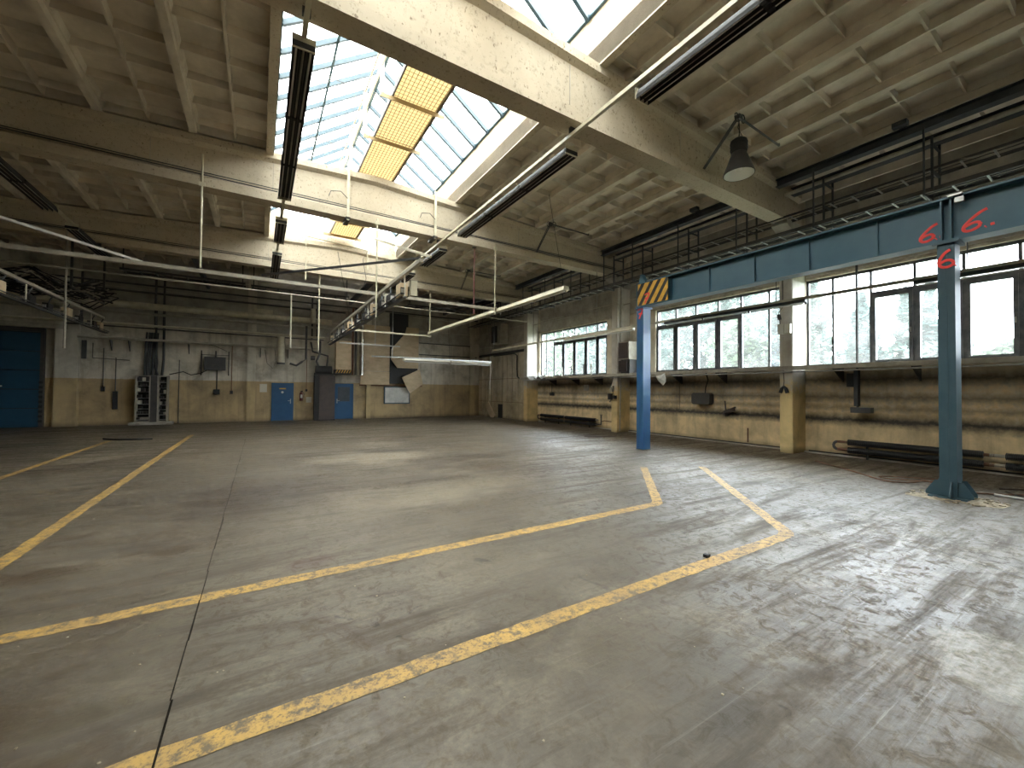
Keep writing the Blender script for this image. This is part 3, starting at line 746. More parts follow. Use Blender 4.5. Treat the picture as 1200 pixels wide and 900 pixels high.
bh_ = MB().lathe(lp([(.12, .37), (.125, .40), (.12, .56), (.125, .57), (.06, .62), (.0, .63)]), (LX, LY, LZ), 20).build('ballast_housing', M['black'], L, smooth=True)
for z in (.42, .47, .52): MB().lathe(lp([(.12, z), (.135, z+.005), (.135, z+.015), (.12, z+.02)]), (LX, LY, LZ), 20).build('cooling_fin', M['black'], bh_, smooth=True)
MB().tube([(LX, LY, LZ+.73), (LX, LY, LZ+.80), (LX+.02, LY, LZ+.88), (LX, LY, LZ+1.21)], .012, 6).build('hook', M['black'], L)
MB().tube([(LX, LY, LZ+.76), (LX+.12, LY-.02, LZ+.82), (LX+.08, LY, LZ+.9), (LX-.04, LY, LZ+.98), (LX+.02, LY, LZ+1.2)], .008, 6).build('lead', M['cable'], L)
def bracket(bx, by, ty, lab, zt=7.44):
    r = empty('lamp_bracket', (bx, by, zt), lab, 'bracket', 'two-armed pendant brackets on the beams')
    MB().tube([(bx, by, zt), (bx-.02, ty, 6.69)], .022, 6).build('arm', M['dark'], r)
    MB().tube([(bx-.05, by, zt), (bx-.06, ty, 6.69)], .014, 6).build('arm', M['dark'], r)
    MB().tube([(bx, by, zt), (bx+1.8, by+.06, zt+.02), (bx+1.8, by+.06, zt+.12)], .024, 6).build('arm', M['dark'], r)
    hd = MB().box(bx-.06, bx+.06, by-.05, by+.05, zt-.06, zt+.04).build('head', M['dark'], r)
    for q in (0, 1):
        pts = [(bx+.07*math.cos(a*PI/6)+(q-.35)*.24, by, zt-.05*(1-q)+.02+.09*math.sin(a*PI/6)) for a in range(13)]
        MB().tube(pts, .011, 6).build('pulley', M['black'], hd)
bracket(LX, LY, 5.47, 'steel bracket arms holding the bell-shaped pendant lamp at the nearest beam')
bracket(8.44, 11.2, 11.98, 'empty steel pendant bracket at the second beam, without its lamp')
bracket(8.44, 17.7, 18.48, 'empty steel pendant bracket at the farthest beam, without its lamp')

# ------------------------------------------------------------------ steel and trays above the windows
for k, (y0, y1) in enumerate(((-.58, 5.45), (5.9, 11.98), (12.42, 18.48), (18.92, 24.6))):
    lab = ['over the right window', 'over the middle window', 'over the far window', 'in the far right corner'][k]
    for x, side in ((11.62, 'inner'), (12.45, 'outer')):
        mb = MB(); mb.box(x-.1, x+.1, y0, y1, 7.12, 7.135); mb.box(x-.1, x+.1, y0, y1, 7.305, 7.32); mb.box(x-.006, x+.006, y0, y1, 7.13, 7.31)
        thing1(mb, 'steel_joist', M['navy'], f'{side} dark steel joist under the ribbed ceiling {lab}', 'joist', 'dark joists along the window side')
    mb = MB().tube([(12.05, y0, 7.05), (12.05, y1, 7.05)], .05, 10)
    thing1(mb, 'conduit_pipe', M['greypipe'], f'grey pipe between two dark joists under the ceiling {lab}', 'pipe', None, True)
tr_m = MB()
def tray(x0, x1, z, y0, y1, label, ncab):
    r = empty('cable_tray', ((x0+x1)/2, (y0+y1)/2, z), label, 'cable tray')
    for x in (x0, x1): MB().box(x-.012, x+.012, y0, y1, z, z+.05).build('side_rail', M['dark'], r)
    rung = MB().box(x0, x1, -.015, .015, z, z+.018).mesh('rung', M['galv']); y = y0+.2
    while y < y1: share('rung', rung, (0, y, 0), r); y += .45
    for k in range(ncab):
        xx = x0+.05+(x1-x0-.1)*k/(max(1, ncab-1)); zz = z+.035; pts = []; y = y0
        while y <= y1+.01: pts.append((xx+random.uniform(-.02, .02), y, zz+random.uniform(0, .02))); y += 1.1
        MB().tube(pts, random.uniform(.009, .018), 6).build('cable', M['cable'] if k % 3 else M['greypipe'], r, smooth=True)
tray(12.02, 12.5, 6.0, -2.5, 24, 'lower ladder cable tray high along the window wall', 5)
tray(12.02, 12.5, 6.42, -2.5, 24, 'upper ladder cable tray high along the window wall', 3)
tray(11.45, 11.85, 5.75, -2.5, 24, 'ladder cable tray nearest the blue girder, lowest of the trays above the windows', 6)
for k, y in enumerate((.7, 2.6, 4.55, 6.45, 8.35, 10.25, 11.7, 13.7, 15.6, 17.5, 19.8, 22)):
    r = empty('tray_hanger', (12.2, y, 5.75), ('nearest', 'second', 'third', 'fourth', 'fifth', 'sixth', 'seventh', 'eighth', 'ninth', 'tenth', 'eleventh', 'farthest')[k]+' dark steel trapeze hanger of the cable trays, counted from the right edge', 'hanger', 'trapeze hangers of the cable trays')
    for x in (12.0, 12.53): MB().box(x-.02, x+.02, y-.02, y+.02, 5.95, 7.12).build('leg', M['navy'], r)
    for z in (5.96, 6.38, 6.95): MB().box(11.98, 12.55, y-.018, y+.018, z, z+.035).build('crossbar', M['navy'], r)
    MB().box(11.43, 12.0, y-.018, y+.018, 5.71, 5.745).build('crossbar', M['navy'], r); MB().box(11.43, 11.46, y-.015, y+.015, 5.745, 7.12).build('leg', M['navy'], r)
    MB().box(11.98, 12.02, y-.018, y+.018, 5.71, 5.96).build('leg', M['navy'], r)
    for q in range(4): MB().bar((12.0, y, 6.45+q*.15), (12.1, y, 6.5+q*.15), .012).build('rung', M['navy'], r)
for k, (y, lb) in enumerate(((2.95, 'right window'), (7.75, 'middle window'), (14.5, 'far window'))):
    mb = MB(); mb.box(11.35, 11.5, y-.12, y+.12, 7.32, 7.42); mb.box(11.4, 11.9, y-.04, y-.02, 7.33, 7.40); mb.box(11.4, 11.9, y+.02, y+.04, 7.33, 7.40)
    thing1(mb, 'joist_clamp', M['navy'], f'dark steel clamp fixing the joist to the ceiling above the {lb}', 'clamp', 'joist clamps')
mb = MB().tube([(12.9, -2, 5.35), (12.9, 12, 5.32), (12.9, 18.6, 5.35)], .018, 6)
thing1(mb, 'wall_pipe', M['greypipe'], 'thin pipe along the wall above the windows', 'pipe')

# ------------------------------------------------------------------ ledge and fittings on the window wall
r = empty('ledge_duct', (12.5, 8, 2.3), 'grey steel ledge duct running under all windows and in front of the piers', 'ledge')
MB().box(12.42, 12.54, -3, 19.3, 2.31, 2.42).build('duct', M['greypipe'], r)
MB().box(12.54, XR, -3, 5.45, 2.36, 2.40).build('shelf', M['conc'], r); MB().box(12.54, XR, 5.92, 11.95, 2.36, 2.40).build('shelf', M['conc'], r); MB().box(12.54, XR, 12.45, 18.65, 2.36, 2.40).build('shelf', M['conc'], r)
MB().tube([(12.46, -3, 2.26), (12.46, 19, 2.26)], .02, 8).build('pipe', M['galv'], r)
MB().tube([(12.45, 19.3, 2.36), (12.45, 19.55, 2.5), (12.45, 19.6, 2.9), (12.45, 19.6, 3.7), (12.45, 19.9, 3.85), (12.45, 22.3, 3.85)], .04, 8).build('pipe', M['dark'], r, smooth=True)
for y in (1.2, 3.1, 4.6, 7.8, 9.5, 13.6, 15.2, 17.0):
    mb = MB().prism([(XR-.02, 2.36), (12.6, 2.36), (12.6, 2.32), (XR-.06, 1.98), (XR-.02, 1.98)], 'y', y-.012, y+.012); mb.build('bracket', M['dark'], r)
# finned pipe radiators
def radiator(y0, y1, label, ubend=True, zs=(.20, .40)):
    r = empty('radiator', (13.05, (y0+y1)/2, .08), label, 'radiator', 'finned pipe radiators')
    x = 13.08
    for z in zs:
        MB().tube([(x, y0-.15, z), (x, y1+.22, z)], .035, 10).build('pipe', M['rust'] if ubend else M['greypipe'], r, smooth=True)
        f = MB(); n = int((y1-y0)/.028)
        pts = []
        f.tube([(x, y0, z), (x, y1, z)], .055, 12)
        for k in range(n):
            yy = y0+(y1-y0)*(k+.5)/n
            f.tube([(x, yy-.006, z), (x, yy+.006, z)], .078, 12)
        f.build('fins', M['black'], r)
    if ubend:
        pts = [(x, y1+.22+.09*math.sin(a*PI/8), (zs[0]+zs[1])/2+(zs[1]-zs[0])/2*math.cos(a*PI/8)) for a in range(9)]
        MB().tube(pts, .035, 10).build('return_bend', M['dark'], r, smooth=True)
    for y in (y0+.4, y1-.4): MB().box(x-.02, x+.02, y-.02, y+.02, 0, .45).build('stand', M['black'], r)
radiator(2.1, 4.45, 'black finned radiator behind the near blue column, return bend at its left end')
radiator(-.6, 1.80, 'black finned pipe radiator at the right edge of the picture', False)
radiator(13.85, 16.0, 'black finned radiator under the far window, right one, beside the pier', False, (.18, .38))
radiator(16.15, 18.1, 'black finned radiator under the far window, left one, with round return bend', True, (.18, .38))
r = empty('radiator_valve', (13.05, 13.6, .3), 'dark radiator valve with handwheel by the foot of the pier', 'valve')
MB().tube([(13.08, 13.85, .2), (13.08, 13.5, .2), (13.08, 13.5, .6)], .03, 8).build('valve_body', M['dark'], r); MB().lathe([(.0, 0), (.07, 0), (.07, .02), (0, .02)], (13.08, 13.5, .62), 12).build('handwheel', M['dark'], r)
MB().tube([(13.1, 13.5, .33), (12.9, 13.1, .4), (12.9, 12.6, .38), (12.9, 12.45, .4)], .02, 6).build('branch_pipe', M['rust'], r)

r = empty('junction_box', (13.15, 8.62, 1.25), 'dark grey junction box on the yellow wall below the middle window', 'junction box')
MB().prism([(8.28, 1.32), (8.34, 1.26), (8.9, 1.26), (8.96, 1.32), (8.96, 1.60), (8.9, 1.66), (8.34, 1.66), (8.28, 1.60)], 'x', 13.04, 13.298).build('box', M['dark'], r)
MB().tube([(13.15, 8.5, 1.66), (13.1, 8.45, 1.85), (13.0, 8.3, 2.1), (12.8, 8.25, 2.34)], .022, 6).build('cable', M['black'], r, smooth=True)
mb = MB(); mb.bar((13.24, 7.85, 1.40), (13.22, 7.8, 1.0), .05, .02); mb.bar((13.24, 7.82, 1.02), (13.1, 7.5, 1.12), .16, .1); mb.bar((13.2, 7.86, .98), (13.1, 7.7, .92), .1, .05); mb.bar((13.15, 7.55, 1.15), (13.1, 7.42, 1.2), .05, .05)
thing1(mb, 'torn_switch', M['brown'], 'torn off rusty switch bracket hanging on the yellow wall below the middle window', 'switch')
r = empty('hanging_plugs', (12.5, 5.8, 1.65), 'pair of black plugs hanging on a cable on the nearest pier', 'plug')
MB().tube([(12.5, 5.72, 2.3), (12.5, 5.7, 2.0), (12.5, 5.72, 1.84)], .01, 6).build('cable', M['cable'], r)
for s_ in (-1, 1):
    MB().tube([(12.52, 5.72, 1.86), (12.52, 5.72+s_*.05, 1.80), (12.52, 5.72+s_*.09, 1.68)], [.025, .045, .05], 8).build('plug', M['black'], r, smooth=True)
r = empty('socket_box', (12.52, 5.72, 3.32), 'old beige switch box on the nearest pier beside the middle window', 'switch box')
MB().box(12.48, 12.56, 5.7, 5.86, 3.34, 3.62).build('box', M['offwhite'], r); MB().box(12.46, 12.56, 5.53, 5.68, 3.34, 3.60).build('box', M['offwhite'], r)
MB().tube([(12.5, 5.8, 3.62), (12.5, 5.84, 3.95), (12.52, 5.74, 4.1), (12.53, 5.75, 5.3)], .012, 6).build('conduit', M['dark'], r); MB().tube([(12.52, 5.82, 3.75), (12.5, 5.84, 3.9)], .05, 8).build('cable_bundle', M['dark'], r)
r = empty('drop_box', (13.1, 4.25, 1.15), 'dark plug box on a bracket arm under the right window', 'socket')
MB().tube([(13.1, 4.25, 6.0), (13.1, 4.25, 1.3)], .028, 6).build('conduit', M['dark'], r)
MB().box(13.02, 13.2, 4.22, 4.30, 1.35, 2.3).build('mounting_plate', M['navy'], r); MB().box(12.95, 13.2, 3.95, 4.35, 1.18, 1.32).build('socket_block', M['dark'], r); MB().box(13.05, 13.2, 4.32, 4.46, 1.85, 2.2).build('switch', M['navy'], r)
mb = MB(); mb.v = []
pts = [(12.42, 10.0, 2.28), (12.40, 9.75, 2.3), (12.38, 9.55, 2.36), (12.36, 9.5, 2.05), (12.40, 9.65, 1.92), (12.4, 9.85, 2.08), (12.33, 9.72, 2.15)]
mb.add(pts+[(p[0]-.02, p[1], p[2]) for p in pts], [(0, 1, 6), (1, 2, 6), (2, 3, 6), (3, 4, 6), (4, 5, 6), (5, 0, 6), (7, 13, 8), (8, 13, 9), (9, 13, 10), (10, 13, 11), (11, 13, 12), (12, 13, 7)]+[(i, (i+1) % 6, (i+1) % 6+7, i+7) for i in range(6)])
thing1(mb, 'paper_scrap', M['white'], 'torn white cover dangling from the ledge below the middle window', 'scrap')
# boxes on the ledge by pier two
r = empty('control_box', (12.85, 11.75, 3.1), 'upper grey sheet metal control box on the ledge beside the second pier', 'control box')
MB().box(12.6, 13.25, 11.45, 12.0, 3.0, 3.72).build('casing', M['greypipe'], r); MB().box(12.58, 12.6, 11.5, 11.97, 3.05, 3.68).build('door', M['brown'], r)
r = empty('control_box', (12.85, 11.75, 2.42), 'lower dark control box with two round lamps, standing on the ledge beside the pier', 'control box')
MB().box(12.7, 13.25, 11.5, 12.0, 2.43, 3.0).build('casing', M['dark'], r)
for y in (11.66, 11.84): MB().tube([(12.7, y, 2.62), (12.68, y, 2.62)], .03, 10).build('indicator_lamp', M['offwhite'], r)
MB().box(12.62, 12.72, 12.0-.4, 12.0, 2.5, 2.95).build('door', M['brown'], r)
r = empty('valve_cluster', (12.5, 12.3, 1.4), 'cluster of dark sockets and leads on the front of the pier below the ledge', 'socket')
MB().box(12.46, 12.56, 12.2, 12.36, 1.68, 1.92).build('socket_box', M['greypipe'], r); MB().box(12.44, 12.56, 12.28, 12.45, 1.35, 1.6).build('socket_box', M['black'], r); MB().box(12.4, 12.56, 12.05, 12.2, 1.38, 1.52).build('plug', M['black'], r)
MB().tube([(12.5, 12.2, 2.3), (12.47, 12.3, 1.9), (12.45, 12.1, 1.5), (12.45, 12.35, 1.25)], .014, 6).build('cable', M['cable'], r)
# small items on / near the far window ledge
for k, (y, h, m, lb) in enumerate(((17.9, .30, 'white', 'white'), (17.6, .30, 'dark', 'dark'), (15.9, .45, 'white', 'white'), (15.2, .5, 'dark', 'dark'), (14.3, .52, 'dark', 'dark'), (13.8, .5, 'white', 'white'))):
    lab = ['first short white pipe stub from the left on the far window ledge', 'short dark pipe stub beside the leftmost white one on the far window ledge', 'white pipe stub in the middle of the far window ledge', 'dark pipe stub right of the middle white one on the far window ledge', 'dark pipe stub second from the right on the far window ledge', 'rightmost white pipe stub on the far window ledge'][k]
    thing1(MB().tube([(12.75, y, 2.4), (12.75, y, 2.42+h)], .03, 8), 'pipe_stub', M[m], lab, 'pipe', 'pipe stubs on the far ledge')
mb = MB(); g = []; nx, ny = 5, 12
for i in range(ny+1):
    for q in range(nx+1):
        g.append((12.38+.09*q-(.05 if q == 0 else 0), 16.9+1.9*i/ny, 2.44+random.uniform(0, .09)-(.22*random.random() if q == 0 else 0)))
mb.add(g, [(i*(nx+1)+q, i*(nx+1)+q+1, (i+1)*(nx+1)+q+1, (i+1)*(nx+1)+q) for i in range(ny) for q in range(nx)])
thing1(mb, 'plastic_sheet', M['plastic'], 'crumpled pale plastic sheet lying on the ledge at the left end of the far window', 'sheet', None, True)
thing1(MB().tube([(13.2, 17.3, 2.3), (13.2, 17.3, 1.6)], .012, 6).box(13.12, 13.28, 17.18, 17.4, 1.45, 1.62), 'pull_switch', M['black'], 'small black switch on a lead at the left under the far window', 'switch')
thing1(MB().box(13.2, 13.3, 14.55, 14.8, 1.72, 2.0), 'wall_plate', M['white'], 'small pale oval plate on the wall under the far window', 'plate')
for k, (y, z0, z1) in enumerate(((11.0, .1, .5), (7.1, .1, .55))):
    thing1(MB().tube([(13.24, y, z0), (13.24, y, z1)], .022, 6), 'pipe_riser', M['rust'], ['short rusty pipe rising from the floor just right of the far blue column', 'short rusty pipe rising from the floor left of the nearest pier'][k], 'pipe', 'rusty pipe stubs')
thing1(MB().tube([(13.26, 9.6, 2.3), (13.26, 9.6, 1.0)], .008, 5), 'wall_wire', M['cable'], 'thin wire hanging straight down the yellow wall, left of the junction box', 'wire')
thing1(MB().tube([(12.7, 12.02, .05), (12.7, 11.98, 2.3), (12.7, 11.98, 6.3)], .03, 8), 'downpipe', M['greypipe'], 'grey vertical pipe on the right flank of the second pier', 'pipe')

# ------------------------------------------------------------------ board partition in the far right corner
r = empty('partition', (12.62, 21.5, 0), 'partition of upright pale boards in the far right corner, with a dark hatch at its foot', 'partition')
ysb = [19.1, 19.72, 20.35, 20.95, 21.5, 22.1, 22.75, 23.1, 23.5, 24.1, 24.68]
for k in range(len(ysb)-1):
    z0 = .86 if k == 4 else .02
    MB().box(12.62+random.uniform(-.01, .01), 12.68, ysb[k]+.035, ysb[k+1]-.035, z0, 3.95).build('board', M['old_board'], r)
MB().box(12.7, 12.74, 19.1, 24.7, 0, 4).build('backing', M['black'], r)
MB().box(12.58, 12.62, 19.1, 24.6, 3.9, 4.05).build('head_rail', M['dark'], r)
for k in range(8): MB().box(12.63, 12.69, 19.1, 24.68, 4.07+k*.45, 4.07+k*.45+.43).build('panel', M['conc'], r)
for z in (1.0, 2.4): MB().box(12.6, 12.62, 19.15, 24.6, z, z+.02).build('batten', M['rust'], r)
mb = MB().bar((12.5, 22.4, .02), (12.35, 23.0, .86), .5, .03, (1, 0, 0)); thing1(mb, 'loose_board', M['board'], 'pale board leaning on the partition beside the dark hatch', 'board')
r = empty('heater_unit', (12.3, 21.6, 4.3), 'grey box unit hanging high in the far right corner', 'unit')
MB().box(12.1, 12.6, 20.9, 22.1, 4.5, 5.7).build('casing', M['greypipe'], r); MB().box(12.08, 12.1, 21.3, 22.0, 4.6, 5.6).build('grille', M['black'], r)

# ------------------------------------------------------------------ suspended pipework mid-hall
PY = 12.15
r = empty('suspended_rail', (1, PY, 4.42), 'long cream rail hung level across the hall below the second beam', 'rail')
MB().box(-12.2, 6.9, PY-.04, PY+.04, 4.41, 4.5).build('rail_body', M['greypipe'], r)
poles = [(-1.24, 12.15, 4.5, 7.2, 'creampipe'), (2.8, 12.15, 3.75, 6.6, 'creampipe'), (6.7, 12.15, 4.25, 6.6, 'creampipe'), (6.0, 12.15, 4.2, 6.46, 'redpipe'), (-8.5, 12.15, 4.5, 6.46, 'creampipe')]
pl_ = ['cream pole dropping from the face of the second beam, left of the skylight', 'tall cream pole from the second beam down past the middle switch rail',
       'cream pole from the second beam down to the slanting strip light', 'dull red pole beside the cream one above the slanting strip light', 'cream pole beyond the left edge']
for (x, y, z0, z1, m), lb in zip(poles, pl_):
    q = empty('hanging_pole', (x, y, z0), lb, 'pole', 'poles hung from the roof beams')
    yy = y if z1 < 6.5 else PY-.17-.0
    MB().tube([(x, yy, z0), (x, yy, z1)], .022, 8).build('tube', M[m], q, smooth=True)
    MB().box(x-.06, x+.06, yy-.03, yy+.05, 6.42, 6.52).build('clamp', M['dark'] if m != 'creampipe' else M['creampipe'], q)
for x, z0, z1, lb in ((2.05, 4.9, 6.46, 'short cream pole under the farthest beam, behind the middle switch rail'), (4.95, 4.3, 6.46, 'cream pole under the farthest beam, at the far end of the slanting strip light')):
    q = thing1(MB().tube([(x if x < 3 else 6.9, 18.7, 3.3 if x < 3 else 4.2), (x if x < 3 else 6.9, 18.7, z1)], .03, 8), 'hanging_pole', M['creampipe'], lb, 'pole', 'poles hung from the roof beams', True)
thing1(MB().tube([(-12, 18.3, 5.42), (12.3, 18.3, 5.42)], .028, 8), 'cross_pipe', M['greypipe'], 'thin dark pipe level across the hall under the farthest beam', 'pipe', None, True)
thing1(MB().tube([(1.0, 18.3, 5.4), (1.0, 18.3, 3.3)], .03, 8), 'drop_pipe', M['greypipe'], 'grey pipe dropping from the dark cross pipe, left of the brown cabinet', 'pipe', None, True)
thing1(MB().box(2.95, 6.9, 18.45, 18.53, 4.2, 4.27), 'link_rail', M['creampipe'], 'short cream rail joining the middle switch rail to the slanting strip light', 'rail')
thing1(MB().tube([(-5.3, 18.45, 2.9), (-5.3, 18.45, 6.7)], .03, 8), 'hanging_pole', M['greypipe'], 'thin grey pole hanging at the far left, through the left switch rail', 'pole', 'poles hung from the roof beams', True)
# braces
mb = MB().bar((2.75, 12.0, 6.0), (3.1, 8.4, 4.55), .05, .05); thing1(mb, 'brace_bar', M['creampipe'], 'cream diagonal bar from the second beam to the middle switch rail', 'brace')
mb = MB().bar((2.95, 8.6, 4.55), (.0, 11.9, 4.5), .03, .05); thing1(mb, 'brace_bar', M['dark'], 'thin dark diagonal bar left from the near end of the middle switch rail', 'brace')
mb = MB().tube([(3.0, 17.2, 4.5), (2.2, 15, 6.4)], .008, 5); thing1(mb, 'stay_wire', M['cable'], 'thin stay wire beside the middle switch rail', 'wire')

def bus(x, y0, y1, label, boxes, boxlab):
    r = empty('switch_rail', (x, (y0+y1)/2, 4.4), label, 'rail', 'hung rails carrying switch boxes')
    MB().box(x-.04, x+.04, y0, y1, 4.43, 4.51).build('upper_rail', M['greypipe'], r)
    MB().box(x-.05, x+.05, y0+1.2, y1+.4, 3.88, 3.93).build('lower_channel', M['dark'], r)
    MB().tube([(x-.1, y0+1.2, 3.97), (x-.1, y1+.3, 3.97)], .02, 6).build('cable', M['black'], r); MB().tube([(x+.1, y0+1.2, 3.95), (x+.1, y1+.3, 3.95)], .016, 6).build('cable', M['cable'], r)
    for y in boxes[::2]: MB().tube([(x, y, 3.92), (x, y, 4.45)], .02, 6).build('hanger', M['offwhite'], r)
    for i, y in enumerate(boxes):
        b = empty('switch_box', (x, y, 3.9), boxlab[0] % boxlab[1][i], 'switch box', 'switch boxes on the ' + boxlab[2])
        m = M['board'] if i % 3 == 0 else M['black']
        MB().box(x-.11, x+.02 if i % 2 else x+.08, y, y+.34, 3.93, 4.16 if i % 3 else 4.24).build('casing', m, b)
        ld = MB().box(x-.1, x-.01, y-.02, y, 3.96, 4.13).build('lid', M['black'] if i % 3 == 0 else M['dark'], b)
        for q in range(3): MB().box(x-.095+q*.03, x-.078+q*.03, y-.03, y-.02, 4.0, 4.1).build('fuse', M['white'] if i % 2 else M['greypipe'], ld)
        MB().tube([(x-.05, y+.2, 4.14), (x-.02, y+.25, 4.28), (x, y+.35, 4.4)], .02, 6).build('lead', M['cable'], b)
ordn = ['nearest', 'second', 'third', 'fourth', 'fifth', 'sixth', 'seventh', 'eighth', 'ninth', 'last']
bus(2.93, 8.5, 21.7, 'hung cream rail in mid-hall with a row of switch boxes below it', [9.7, 10.6, 11.5, 12.5, 13.6, 14.9, 16.3, 17.8, 19.4, 21.0], ('%s switch box along the middle hung rail', ordn, 'middle rail'))
bus(-5.4, 7, 22.6, 'hung rail at the far left with a row of switch boxes below it', [10.5, 12, 13.4, 14.8, 16.2, 17.5, 18.8, 20.0, 21.2, 22.2], ('%s switch box along the far-left hung rail', ordn, 'left rail'))
thing1(MB().bar((-4.6, 11.6, 4.95), (-2.35, 12.4, 4.55), .04, .05), 'white_bar', M['white'], 'thin bright white bar slanting down at the left edge of the picture', 'bar')
# bright light plate on the middle row
thing1(MB().box(3.02, 3.18, 9.5, 9.62, 3.92, 4.28), 'end_box', M['creampipe'], 'square cream box hanging at the near end of the middle switch rail', 'box')

# column of pipes and the hanging duct with a hazard stripe
r = empty('hanging_duct', (3.9, 24.1, 2.4), 'brown boxed duct with a yellow and black striped foot, above the right-hand blue door', 'duct')
MB().box(3.5, 4.28, 23.9, 24.35, 2.75, 4.35).build('casing', M['board'], r); MB().box(3.46, 4.3, 23.86, 24.38, 2.5, 2.76).build('foot', M['black'], r)
for k in range(6): MB().prism([(3.48+k*.135, 2.58), (3.54+k*.135, 2.58), (3.62+k*.135, 2.74), (3.56+k*.135, 2.74)], 'y', 23.85, 23.862).build('yellow_stripe', M['yellow'], r)
for k, (x, m, ra) in enumerate(((4.42, 'rust', .05), (4.58, 'dark', .05), (4.72, 'creampipe', .04), (4.93, 'foil', .09))):
    lb = ['rusty', 'dark', 'cream', 'foil-wrapped bright'][k]
    thing1(MB().tube([(x, 24.2, 2.5), (x, 24.22, 3.4), (x, 24.28, 6.3)], ra, 10), 'vertical_pipe', M[m], f'{lb} upright pipe between the hanging duct and the large brown boards', 'pipe', 'upright pipes beside the hanging duct', True)

# big brown boards
def board(pts, y, th, label, name='wall_board', m='board'):
    mb = MB().prism(pts, 'y', y-th, y); return thing1(mb, name, M[m], label, 'board', 'brown fibre boards on the back wall')
board([(4.9, 1.98), (6.55, 1.98), (6.55, 2.75), (4.9, 2.75)], 24.5, .04, 'lowest of the three stacked brown boards left of the dark opening')
board([(4.9, 2.77), (6.55, 2.77), (6.55, 4.2), (4.9, 4.2)], 24.5, .04, 'middle one of the three stacked brown boards left of the dark opening')
board([(4.9, 4.22), (6.55, 4.22), (6.55, 5.45), (4.9, 5.45)], 24.5, .04, 'topmost of the three stacked brown boards left of the dark opening')
board([(6.62, 3.5), (7.0, 3.0), (8.3, 3.0), (8.3, 5.5), (7.55, 5.5), (7.45, 5.1), (6.62, 4.1)], 24.45, .04, 'large brown board with cut corners above the dark opening')
board([(7.72, 1.48), (8.52, 2.05), (8.3, 2.95), (7.2, 2.42)], 24.2, .03, 'smaller brown board hanging askew over the dark opening and white panel')
mb = MB().box(6.6, 8.32, 24.62, 24.72, 2.05, 3.2); mb.box(6.56, 7.7, 24.62, 24.72, 3.2, 6.3); thing1(mb, 'opening_dark_sheet', M['black'], 'black sheet painting the dark of an opening behind the crooked brown board', 'opening')  # darkness of the opening painted as a solid black sheet, no hole cut
r = empty('glass_panel', (7.05, 24.6, .85), 'white blanked window with a dark frame under the crooked board on the back wall', 'window')
MB().box(6.35, 7.8, 24.62, 24.7, .9, 1.82).build('panel', M['white'], r)
f = MB(); f.box(6.3, 7.85, 24.6, 24.7, .84, .9); f.box(6.3, 7.85, 24.6, 24.7, 1.82, 1.88); f.box(6.3, 6.35, 24.6, 24.7, .9, 1.82); f.box(7.8, 7.85, 24.6, 24.7, .9, 1.82); f.build('panel_frame', M['blue_grey'], r)
thing1(MB().box(4.9, 8.6, 24.58, 24.68, 1.9, 1.97), 'lintel_bar', M['rust'], 'dark horizontal bar below the brown boards', 'bar')
thing1(MB().box(4.95, 8.6, 21.9, 21.98, 3.4, 3.46).box(6.0, 6.03, 21.92, 21.95, 3.46, 7.7), 'light_rail', M['galv'], 'bright galvanised rail across the front of the brown boards', 'rail')
thing1(MB().box(3.3, 6.3, 21.5, 21.56, 3.95, 4.01).box(5.0, 5.03, 21.52, 21.55, 4.01, 7.7), 'light_rail', M['white'], 'white rail left of the galvanised one, in front of the boards', 'rail')

# ------------------------------------------------------------------ back wall: doors, cabinets, pipes
def door(nm, x0, x1, h, glazed, handle_right):
    r = empty(nm, ((x0+x1)/2, YB-.05, 0), kind='structure')
    f = MB(); f.box(x0-.06, x0, YB-.08, YB+.02, 0, h+.06); f.box(x1, x1+.06, YB-.08, YB+.02, 0, h+.06); f.box(x0, x1, YB-.08, YB+.02, h, h+.06)
    f.build('door_frame', M['door_blue'], r)
    y0, y1 = YB-.06, YB-.01
    if glazed:
        d = MB(); d.box(x0, x1, y0, y1, .02, 1.0); d.box(x0, x0+.13, y0, y1, 1.0, h); d.box(x1-.13, x1, y0, y1, 1.0, h); d.box(x0+.13, x1-.13, y0, y1, h-.13, h)
        lf = d.build('door_leaf', M['door_blue'], r); MB().box(x0+.13, x1-.13, y0+.02, y0+.03, 1.0, h-.13).build('pane', M['navy'], r)
    else:
        lf = MB().box(x0, x1, y0, y1, .02, h).build('door_leaf', M['door_blue'], r)
    MB().box(x0+.02, x1-.02, y0-.012, y0, .92, .98).build('rail', M['door_blue'], r)
    xh = x1-.08 if handle_right else x0+.1
    MB().box(xh-.02, xh+.02, y0-.015, y0, .9, 1.15).build('handle_plate', M['galv'], lf); MB().bar((xh, y0-.04, 1.05), (xh+(-.13 if handle_right else .13), y0-.04, 1.05), .02).build('door_handle', M['galv'], lf)
    return r, lf
d2, lf2 = door('door_2', .58, 1.48, 1.93, False, True)
f = MB(); f.box(.88, 1.18, YB-.068, YB-.06, 1.66, 1.72); f.build('door_sign', M['yellow'], d2); MB().tube([(1.02, YB-.062, 1.5), (1.02, YB-.07, 1.5)], .06, 14).build('round_sign', M['white'], d2)
door('door_3', 3.6, 4.5, 1.95, True, False)
